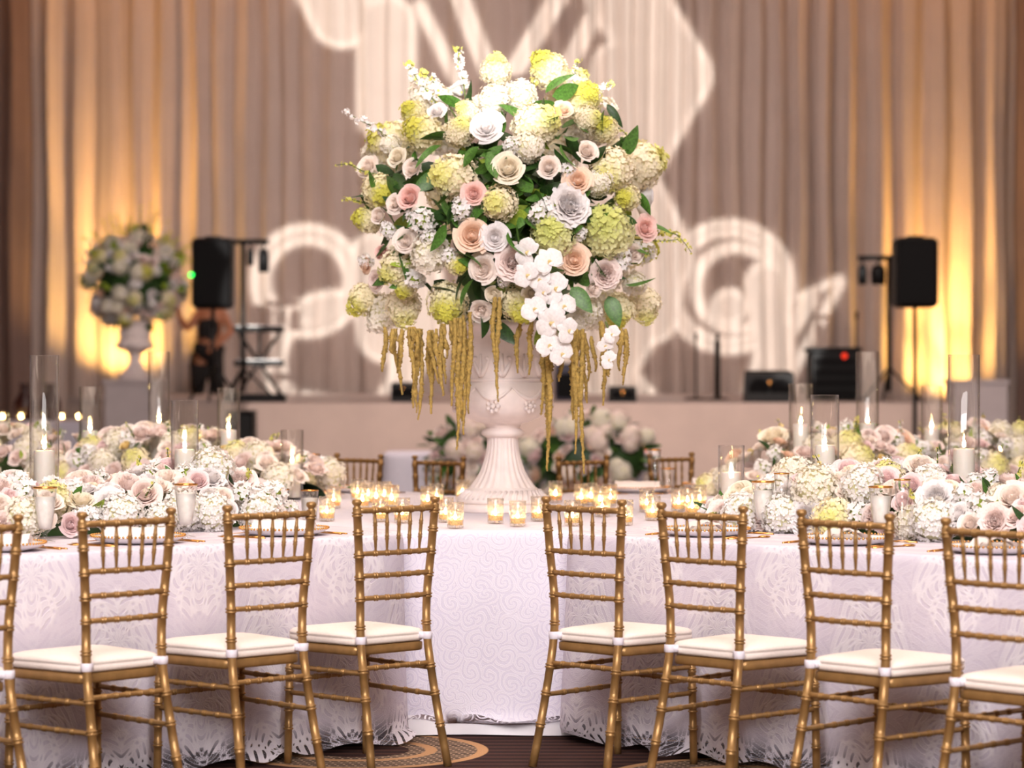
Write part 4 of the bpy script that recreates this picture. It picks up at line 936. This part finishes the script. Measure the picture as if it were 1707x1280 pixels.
# ------------------------------------------------------------------ sweetheart table behind, with flowers over its front
def swath(x0, x1, y0, y1, z, label, m, seed, name='tablecloth'):
    return cloth(round_poly([Vector((x0, y0)), Vector((x1, y0)), Vector((x1, y1)), Vector((x0, y1))], [.12]*4, .04), m, label, .02, seed, z, group=None, name=name)
swath(-.97, 1.10, 20.0, 20.9, .76, 'pale lavender linen cloth on the small table behind the urn', M_skirt2, 9)
def mound(label, x0, x1, y, z0, z1, n, seed, pal, dens=1.0):
    r = random.Random(seed); th = thing('flower_cluster', label, 'flowers', ((x0+x1)/2, y, z0), 0)
    cx, cz = (x0+x1)/2, (z0+z1)/2; rx, rz = (x1-x0)/2, (z1-z0)/2
    MB().ball((0, 0, cz-z0), (rx*.86, .16, rz*.86), 14).obj('foliage_bed', M_dark, th)
    for i in range(n):
        a, q = r.uniform(0, 2*PI), math.sqrt(r.random()); p = Vector((cx+rx*q*math.cos(a), y-.2*math.sqrt(1-q*q)-.02, cz+rz*q*math.sin(a)))
        kd = r.choice(['rose', 'rose', 'hydrangea', 'peony']); m = r.choice(pal); s_ = {'rose': .05, 'hydrangea': .07, 'peony': .06}[kd]
        bloom(th, kd, P[m if kd != 'hydrangea' else r.choice(['hyd_white', 'rosy'])], p, (math.cos(a)*q, -.6, math.sin(a)*q+.3), s_*r.uniform(.8, 1.25), rnd=r)
    for i in range(n*2):
        a, q = r.uniform(0, 2*PI), math.sqrt(r.random()); p = Vector((cx+rx*q*math.cos(a), y-.2*math.sqrt(1-q*q)+.02, cz+rz*q*math.sin(a)))
        leaf(th, r.choice([M_green, M_dark]), p, (math.cos(a), -.5, math.sin(a)-.2), r.uniform(.05, .09), r)
    return th
mound('mauve and green flower cluster on the small table, left of the urn stem', -.62, -.02, 19.8, .46, 1.02, 34, 3, ['mauve', 'blush', 'rosy'])
mound('pink and green flower cluster spilling down the small table, right of the urn', .10, 1.06, 19.8, .40, 1.06, 50, 4, ['mauve', 'blush', 'rosy', 'peach'])
def far_candle(x, y, z, lab, grp=None):
    o = link('votive_cup', mv, None, (x, y, z+.001)); tag(o, 'small glass votive '+lab, 'votive', grp and 'votives '+grp)
    c = thing('tealight', 'lit tealight in the small glass votive '+lab, 'candle', (x, y, z+.0135), 0, grp and 'tealights '+grp); link('wax', wx, c); flame(c, .02, .034, .011)
p = at(1078, 715, 20.3)
far_candle(p.x, 20.35, .76, 'on the small table right of the urn')

# bar table far left with a row of votives, and the dark vase on it
swath(-6.6, -4.78, 30.0, 30.7, .84, 'white linen cloth on the long table at the far left', M_skirt2, 12)
for i, px in enumerate((4, 35, 103, 131)):
    x = (px-CX)/F*30.2; far_candle(x, 30.2, .841, '%s from left along the far left table' % NTH[i], 'along the far left table')
for px, lab in ((42, 'dark brown vase standing on the far left table, outer one'), (84, 'dark brown vase standing on the far left table, inner one')):
    vz = link('dark_vase', MB().lathe([(0, 0), (.07, 0), (.08, .02), (.13, .12), (.12, .22), (.06, .32), (.05, .38), (.075, .42), (.06, .42), (.04, .38), (0, .36)], 24).mesh('dark_vase', mat('dark_glaze', srgb(52, 22, 18), .4)), None, ((px-CX)/F*30.45, 30.45, .842)); tag(vz, lab, 'vase', None)

# ------------------------------------------------------------------ second urn on a white plinth at the left of the stage
px0 = at(225, 632, 29.5)
pl = thing('display_plinth', 'white square plinth left of the stage carrying the second flower urn', 'plinth', (px0.x, 29.5, 0))
MB().box((0, 0, .64), (.58, .58, 1.24), bev=.006).obj('plinth_body', M_plinth, pl, False); MB().box((0, 0, 1.28), (.64, .64, .05), bev=.006).box((0, 0, .03), (.64, .64, .06), bev=.006).obj('plinth_cap', M_plinth, pl, False)
u2 = dup(URN, (px0.x, 29.5, 1.307), .3, 'white plaster urn on the square plinth left of the stage')
for o in (u2,): o.scale = (.92, .92, .80)
B2 = thing('flower_arrangement', 'blurred pink and white flower arrangement in the urn left of the stage', 'flowers', (px0.x, 29.5, 1.95))
r2 = random.Random(77); c2 = Vector((px0.x, 29.5, 2.42))
MB().ball((0, 0, 0), (.40, .36, .42), 14).obj('foliage_core', M_dark, B2, loc=c2-B2.location)
for i in range(130):
    q = Vector((r2.gauss(0, 1), -abs(r2.gauss(0, 1))*.9 if i < 110 else abs(r2.gauss(0, 1)), r2.gauss(0, 1))).normalized(); p = c2+Vector((q.x*.52, q.y*.45, q.z*.50-.02))
    kd = r2.choice(['hydrangea', 'rose', 'rose', 'stock', 'peony']); m = {'hydrangea': ['hyd_white', 'hyd_green', 'hyd_cream'], 'rose': ['blush', 'rosy', 'peach', 'white'], 'stock': ['white'], 'peony': ['rosy', 'white']}[kd]
    bloom(B2, kd, P[r2.choice(m)], p, q, {'hydrangea': .095, 'rose': .06, 'stock': .06, 'peony': .08}[kd], rnd=r2)
for i in range(110):
    q = Vector((r2.gauss(0, 1), r2.gauss(0, 1)-.5, r2.gauss(0, 1))).normalized(); leaf(B2, r2.choice([M_green, M_dark, M_lime]), c2+Vector((q.x*.46, q.y*.40, q.z*.46)), q+Vector((0, 0, r2.uniform(-.6, .6))), r2.uniform(.08, .13), r2)
for i in range(16):
    a = PI*(.08+.84*i/15); d = Vector((math.cos(a), 0, math.sin(a))); p = c2+Vector((d.x*.4, r2.uniform(-.2, .1), d.z*.4)); q = p+Vector((d.x*r2.uniform(.2, .34), 0, d.z*r2.uniform(.25, .5)))
    spray(B2, [p, (p+q)/2+Vector((0, 0, .03)), q], P[r2.choice(['bud', 'white', 'bud'])], .022, 26, i, tipm=P['bud'])
p1 = at(1650, 632, 29.0)
pl2 = thing('display_plinth', 'plain white square plinth at the right end of the stage with nothing on it', 'plinth', (5.02, 29.0, 0))
MB().box((0, 0, .64), (.58, .58, 1.24), bev=.006).obj('plinth_body', M_plinth, pl2, False); MB().box((0, 0, 1.28), (.62, .62, .05), bev=.006).obj('plinth_cap', M_plinth, pl2, False)

# ------------------------------------------------------------------ stage gear
def speaker(px, py, Y, w_, h_, d_, label, led=False, rz=0):
    c = at(px, py, Y); t = thing('loudspeaker', label, 'speaker', (c.x, Y, c.z-h_/2), rz)
    MB().box((0, 0, h_/2), (w_, d_, h_), bev=.035).obj('cabinet', M_black, t, False)
    MB().box((0, -d_/2-.006, h_/2), (w_*.88, .012, h_*.90), bev=.005).obj('grille', M_grille, t, False)
    MB().box((0, 0, h_+.012), (w_*.4, .05, .024), bev=.008).obj('carry_handle', M_black, t, False)
    if led: MB().ball((-w_*.5+.005, -d_/2-.02, h_*.5-.02), .022, 10).obj('indicator_light', emit('green_led', (.02, 1, .1, 1), 5), t)
    return c.z-h_/2
def tripod(px, Y, z0, z1, label, spread=.4):
    x = (px-CX)/F*Y; t = thing('speaker_stand', label, 'stand', (x, Y, z0))
    MB().tube([(0, 0, .12), (0, 0, z1-z0)], .022, 10).obj('pole', M_steel, t)
    MB().lathe([(.022, .30), (.04, .30), (.04, .38), (.022, .38)], 14).obj('collar', M_steel, t)
    for k in range(3):
        q = 2*PI*k/3+.5; MB().tube([(.03*math.cos(q), .03*math.sin(q), .36), (spread*math.cos(q), spread*math.sin(q), .015)], .014, 6).obj('leg', M_steel, t)
sz = speaker(355, 456, 27, .40, .71, .36, 'black loudspeaker with a green light on the left side of the stage', True); tripod(355, 27, SZ, sz, 'black tripod stand under the left loudspeaker', .3)
sz = speaker(1525, 455, 25.4, .40, .66, .36, 'black loudspeaker on a pole in front of the right end of the stage'); tripod(1525, 25.4, 0, sz, 'black tripod stand under the right loudspeaker', .45)
def light_tree(px, Y, ytop, xa, xb, cans, label):
    x = (px-CX)/F*Y; zt = at(px, ytop, Y).z; t = thing('lighting_stand', label, 'stand', (x, Y, SZ)); X = lambda q: (q-px)/F*Y
    MB().tube([(0, 0, .1), (0, 0, zt-SZ)], .026, 8).obj('pole', M_steel, t)
    MB().tube([(X(xa), 0, zt-SZ), (X(xb), 0, zt-SZ)], .028, 8).obj('crossbar', M_steel, t)
    for k in range(3):
        q = 2*PI*k/3+.2; MB().tube([(0, 0, .35), (.35*math.cos(q), .35*math.sin(q), .015)], .014, 6).obj('leg', M_steel, t)
    for cx_, L, r_ in cans:
        c = MB().tube([(X(cx_), -.05, zt-SZ-.02), (X(cx_), -.05, zt-SZ-.10)], .012, 6).lathe([(0, -L), (r_, -L), (r_*1.05, -L*.5), (r_*.8, -.08), (0, -.07)], 14, (X(cx_), -.05, zt-SZ)); c.obj('lamp_can', M_black, t)
light_tree(405, 28, 403, 384, 448, ((418, .25, .035), (440, .32, .055)), 'black stand with a crossbar of small lamps beside the left loudspeaker')
light_tree(1482, 28, 430, 1430, 1494, ((1437, .28, .045), (1463, .28, .075)), 'black stand with a crossbar of small lamps beside the right loudspeaker')
# keyboard on its stand
kx = (432-CX)/F*28.5
kb = thing('keyboard_rig', 'two-tier keyboard on a black crossed stand, left on the stage', 'keyboard', (kx, 28.5, SZ))
for zz, m, nm in ((.76, M_black, 'upper_keyboard'), (.40, M_black, 'lower_keyboard')):
    o = MB().box((0, 0, zz), (.52, .26, .06), bev=.012).obj(nm, m, kb, False)
    MB().box((0, -.05, zz+.034), (.46, .13, .012), bev=.003).obj('keys', M_white, o, False)
for s in (-1, 1):
    MB().tube([(s*.26, .05*s, .02), (-s*.22, .05*s, .72)], .018, 8).obj('stand_leg', M_steel, kb)
MB().tube([(0, 0, .4), (0, 0, .73)], .016, 8).obj('stand_post', M_steel, kb)
ped = MB().box((0, 0, .04), (.62, .32, .08), bev=.015).obj('pedal_board', M_black, None, False, (kx+.08, 27.2, SZ+.001)); tag(ped, 'low flat black pedal board on the stage edge before the keyboard', 'box')
# wedge monitors, console, amps, microphone stands
def wedge(px, Y, w_, h_, label):
    x = (px-CX)/F*Y; t = thing('floor_monitor', label, 'speaker', (x, Y, SZ+.001)); d = .32
    v = [(-w_/2, -d/2, 0), (w_/2, -d/2, 0), (w_/2, d/2, 0), (-w_/2, d/2, 0), (-w_/2, -d/4, h_*.9), (w_/2, -d/4, h_*.9), (w_/2*.9, d/2, h_), (-w_/2*.9, d/2, h_)]
    MB().add(v, [(3, 2, 1, 0), (4, 5, 6, 7), (0, 1, 5, 4), (1, 2, 6, 5), (2, 3, 7, 6), (3, 0, 4, 7)]).obj('cabinet', M_black, t, False)
    for s in (-1, 1): MB().lathe([(0, 0), (h_*.3, 0), (h_*.33, .012), (h_*.28, .016), (0, .01)], 18).obj('speaker_cone', M_grille, t, loc=(s*w_*.22, -d*.42, h_*.45)).rotation_euler = (PI/2+.3, 0, 0)
    MB().lathe([(0, 0), (.03, 0), (.03, .01), (0, .012)], 12).obj('badge', M_goldshiny, t, loc=(0, -d*.44, h_*.6)).rotation_euler = (PI/2, 0, 0)
wedge(1281, 27, .50, .32, 'black floor monitor wedge with round cones on the right of the stage')
wedge(1037, 27, .28, .16, 'small black floor monitor just right of the urn bowl')
wedge(672, 27, .24, .20, 'small black floor monitor left of the urn under the tassels')
cs = thing('mixing_console', 'black equipment rack with a red lamp on the right of the stage', 'equipment', ((1388-CX)/F*28, 28, SZ+.001))
MB().box((0, 0, .26), (.50, .5, .50), bev=.015).obj('rack_case', M_black, cs, False)
for k in range(4): MB().box((0, -.255, .08+.11*k), (.44, .015, .085), bev=.003).obj('rack_unit', M_grille, cs, False)
MB().box((0, -.03, .535), (.56, .44, .05), bev=.012).obj('mixer', M_black, cs, False); MB().ball((.09, -.27, .47), .03, 10).obj('indicator_light', emit('red_lamp', (1, .05, .02, 1), 1.2), cs)
am = thing('amplifier', 'dark bluish amplifier box behind the urn bowl on the stage', 'equipment', ((945-CX)/F*28.5, 28.5, SZ+.001))
MB().box((0, 0, .20), (.26, .3, .40), bev=.015).obj('cabinet', mat('navy_case', srgb(34, 28, 52), .5), am, False); MB().box((0, -.155, .16), (.22, .012, .26), bev=.003).obj('grille', M_grille, am, False)
for px, top, th_, lab in ((1160, 556, .011, 'thin black microphone stand, left of the pair right of the urn'), (1196, 556, .032, 'thick dark pole on a round base, right of the thin microphone stand'), (1428, 520, .009, 'thin microphone stand behind the equipment rack')):
    Y = 29.5; x = (px-CX)/F*Y; zt = at(px, top, Y).z-SZ; t = thing('microphone_stand', lab, 'stand', (x, Y, SZ+.001))
    MB().lathe([(0, 0), (.13, 0), (.13, .015), (.03, .03), (0, .03)], 20).obj('base', M_steel, t); MB().tube([(0, 0, .02), (0, 0, zt-.08)], th_, 8).obj('pole', M_steel, t)
    MB().tube([(0, 0, zt-.09), (0, -.01, zt-.02), (0, -.015, zt)], [.012, .02, .018], 8).obj('microphone', M_grille, t)
cse = thing('flight_case', 'black case standing on the floor before the left end of the stage', 'box', ((402-CX)/F*25.6, 25.6, 0))
MB().box((0, 0, .5), (.26, .4, .98), bev=.02).obj('case_body', M_black, cse, False); MB().box((0, 0, 1.0), (.27, .41, .03), bev=.01).obj('case_lid', M_black, cse, False); MB().tube([(-.06, -.21, .6), (-.06, -.235, .6), (.06, -.235, .6), (.06, -.21, .6)], .008, 6).obj('handle', M_steel, cse)
# uplight fixtures
for (ux, uy), lab in zip(UPL, ('black floor uplight washing the drape behind the left urn', 'black floor uplight washing the drape at the right end of the stage')):
    z0 = SZ+.001 if -5.3 < ux < 4.28 else .001
    t = thing('uplight', lab, 'lamp', (ux, uy, z0)); zz = (1.08 if ux < 0 else .76)-z0
    MB().box((0, 0, max(.03, zz/2)), (.10, .10, max(.06, zz)), bev=.01).obj('base', M_steel, t, False)
    MB().lathe([(.06, zz), (.085, zz+.02), (.085, zz+.13), (.075, zz+.13), (.07, zz+.06), (0, zz+.06)], 20).obj('housing', M_steel, t)
    MB().lathe([(0, zz+.062), (.068, zz+.062)], 16).obj('lens', emit('amber_lens', (1, .6, .2, 1), 8), t)

# ------------------------------------------------------------------ the performer behind the left loudspeaker
PY = 38.5
SKIN = mat('skin', srgb(176, 116, 84), .55, 0, .05, 10, sss=.05); CLOTHB = mat('black_clothing', srgb(20, 17, 18), .85, 0, .15, 20); HAIR = mat('dark_hair', srgb(26, 18, 14), .5, 0, .2, 60)
BULK = 1.35
def skin_mesh(name, chains, m, parent, sub=1):
    v, e, rad = [], [], []; seen = {}
    for ch in chains:
        prev = None
        for x, y, z, r_ in ch:
            k = (round(x, 3), round(y, 3), round(z, 3))
            if k not in seen: seen[k] = len(v); v.append((x, y, z)); rad.append(r_)
            i = seen[k]
            if prev is not None and prev != i: e.append((prev, i))
            prev = i
    me = bpy.data.meshes.new(name); me.from_pydata(v, e, []); o = bpy.data.objects.new(name, me); COL.objects.link(o)
    sk = o.modifiers.new('skin', 'SKIN'); sk.use_smooth_shade = True; ss = o.modifiers.new('sub', 'SUBSURF'); ss.levels = sub; ss.render_levels = sub
    for i, d in enumerate(me.skin_vertices[0].data): d.radius = (rad[i]*BULK, rad[i]*BULK); d.use_root = (i == 0)
    me.materials.append(m); dg = bpy.context.evaluated_depsgraph_get(); dg.update(); em = bpy.data.meshes.new_from_object(o.evaluated_get(dg))
    em.name = name; bpy.data.objects.remove(o); em.materials.clear(); em.materials.append(m)
    return link(name, em, parent)
pz = at(346, 664, PY)
man = thing('performer', 'person in black tank top and trousers behind the left loudspeaker, arm reaching out', 'person', (pz.x, PY, SZ))
def W(px, py, dy=0): q = at(px, py, PY); return (q.x-pz.x, dy, q.z-SZ)
pel = W(346, 588); wst = W(348, 568, -.02); chs = W(351, 538, -.04); nk = W(352, 513, -.05); hd0 = W(352, 506, -.06); hd1 = W(353, 494, -.08); hd2 = W(353, 484, -.08)
sl = W(332, 522, -.04); sr = W(371, 521, -.04); el = W(313, 550, -.10); hl = W(300, 522, -.25); er = W(386, 552, -.02); hr = W(362, 577, -.20)
hpl = W(337, 594); hpr = W(356, 594); kl = W(332, 630, -.12); kr = W(361, 630, -.10); fl_ = W(329, 660, .02); fr_ = W(366, 660, .02)
a = lambda p, r_: (*p, r_)
def hand(c, d, up):
    c, d = Vector(c), Vector(d).normalized(); s_ = d.cross(Vector(up)).normalized(); out = []
    palm = c+d*.05
    for k, (o_, L) in enumerate(((-.03, .07), (-.01, .08), (.01, .078), (.03, .062))):
        b0 = palm+s_*o_+d*.02; n_ = s_.cross(d)
        out.append([a(tuple(palm), .024), a(tuple(b0), .011), a(tuple(b0+d*L*.5+n_*.006), .0095), a(tuple(b0+d*L+n_*.022), .008)])
    out.append([a(tuple(palm), .024), a(tuple(c+d*.03-s_*.042), .012), a(tuple(c+d*.065-s_*.06), .010)])
    return [a(tuple(c), .024), a(tuple(palm), .024)], out
hL, fL = hand(hl, Vector(hl)-Vector(el), (0, 1, 0)); hR, fR = hand(hr, Vector(hr)-Vector(er), (0, 1, 0))
mid = lambda p, q, k: tuple(Vector(p)+(Vector(q)-Vector(p))*k)
body = skin_mesh('body', [[a(pel, .13), a(wst, .115), a(chs, .14), a(nk, .055), a(hd0, .055), a(hd1, .088), a(hd2, .075)],
    [a(chs, .14), a(sl, .062), a(mid(sl, el, .5), .048), a(el, .040), a(mid(el, hl, .4), .042)]+hL, [a(chs, .14), a(sr, .062), a(mid(sr, er, .5), .048), a(er, .040), a(mid(er, hr, .4), .042)]+hR]+fL+fR+
    [[a(pel, .13), a(hpl, .09), a(kl, .058), a(mid(kl, fl_, .4), .056), a(fl_, .038)], [a(pel, .13), a(hpr, .09), a(kr, .058), a(mid(kr, fr_, .4), .056), a(fr_, .038)]], SKIN, man)
BULK = 1.75
skin_mesh('trousers', [[a(wst, .122), a(pel, .145)], [a(pel, .145), a(hpl, .105), a(kl, .074), a(mid(kl, fl_, .5), .070), a(mid(kl, fl_, .93), .066)], [a(pel, .145), a(hpr, .105), a(kr, .074), a(mid(kr, fr_, .5), .070), a(mid(kr, fr_, .93), .066)]], CLOTHB, man)
BULK = 1.45
skin_mesh('tank_top', [[a(mid(wst, pel, .95), .118), a(wst, .114), a(chs, .152), a(mid(chs, nk, .45), .10)]], CLOTHB, man)
hb = Vector(hd1)
hm = MB().ball(tuple(hb+Vector((0, .025, .035))), (.098, .100, .110), 14).ball(tuple(hb+Vector((0, .08, -.04))), (.075, .05, .10), 10); hm.obj('hair', HAIR, man)
fc = MB()
for s in (-1, 1):
    fc.ball(tuple(hb+Vector((s*.034, -.082, .0))), (.012, .008, .008), 8, 1); fc.ball(tuple(hb+Vector((s*.092, .0, -.01))), (.012, .02, .03), 8, 0)
fc.ball(tuple(hb+Vector((0, -.098, -.022))), (.013, .016, .024), 8, 0).ball(tuple(hb+Vector((0, -.084, -.055))), (.024, .008, .008), 8, 2)
fc.obj('face', [SKIN, mat('eye', srgb(30, 22, 20), .2), mat('lips', srgb(150, 80, 72), .5)], man)
for p in (fl_, fr_): MB().ball((p[0], p[1]-.06, .048), (.05, .13, .045), 10).obj('shoe', CLOTHB, man)
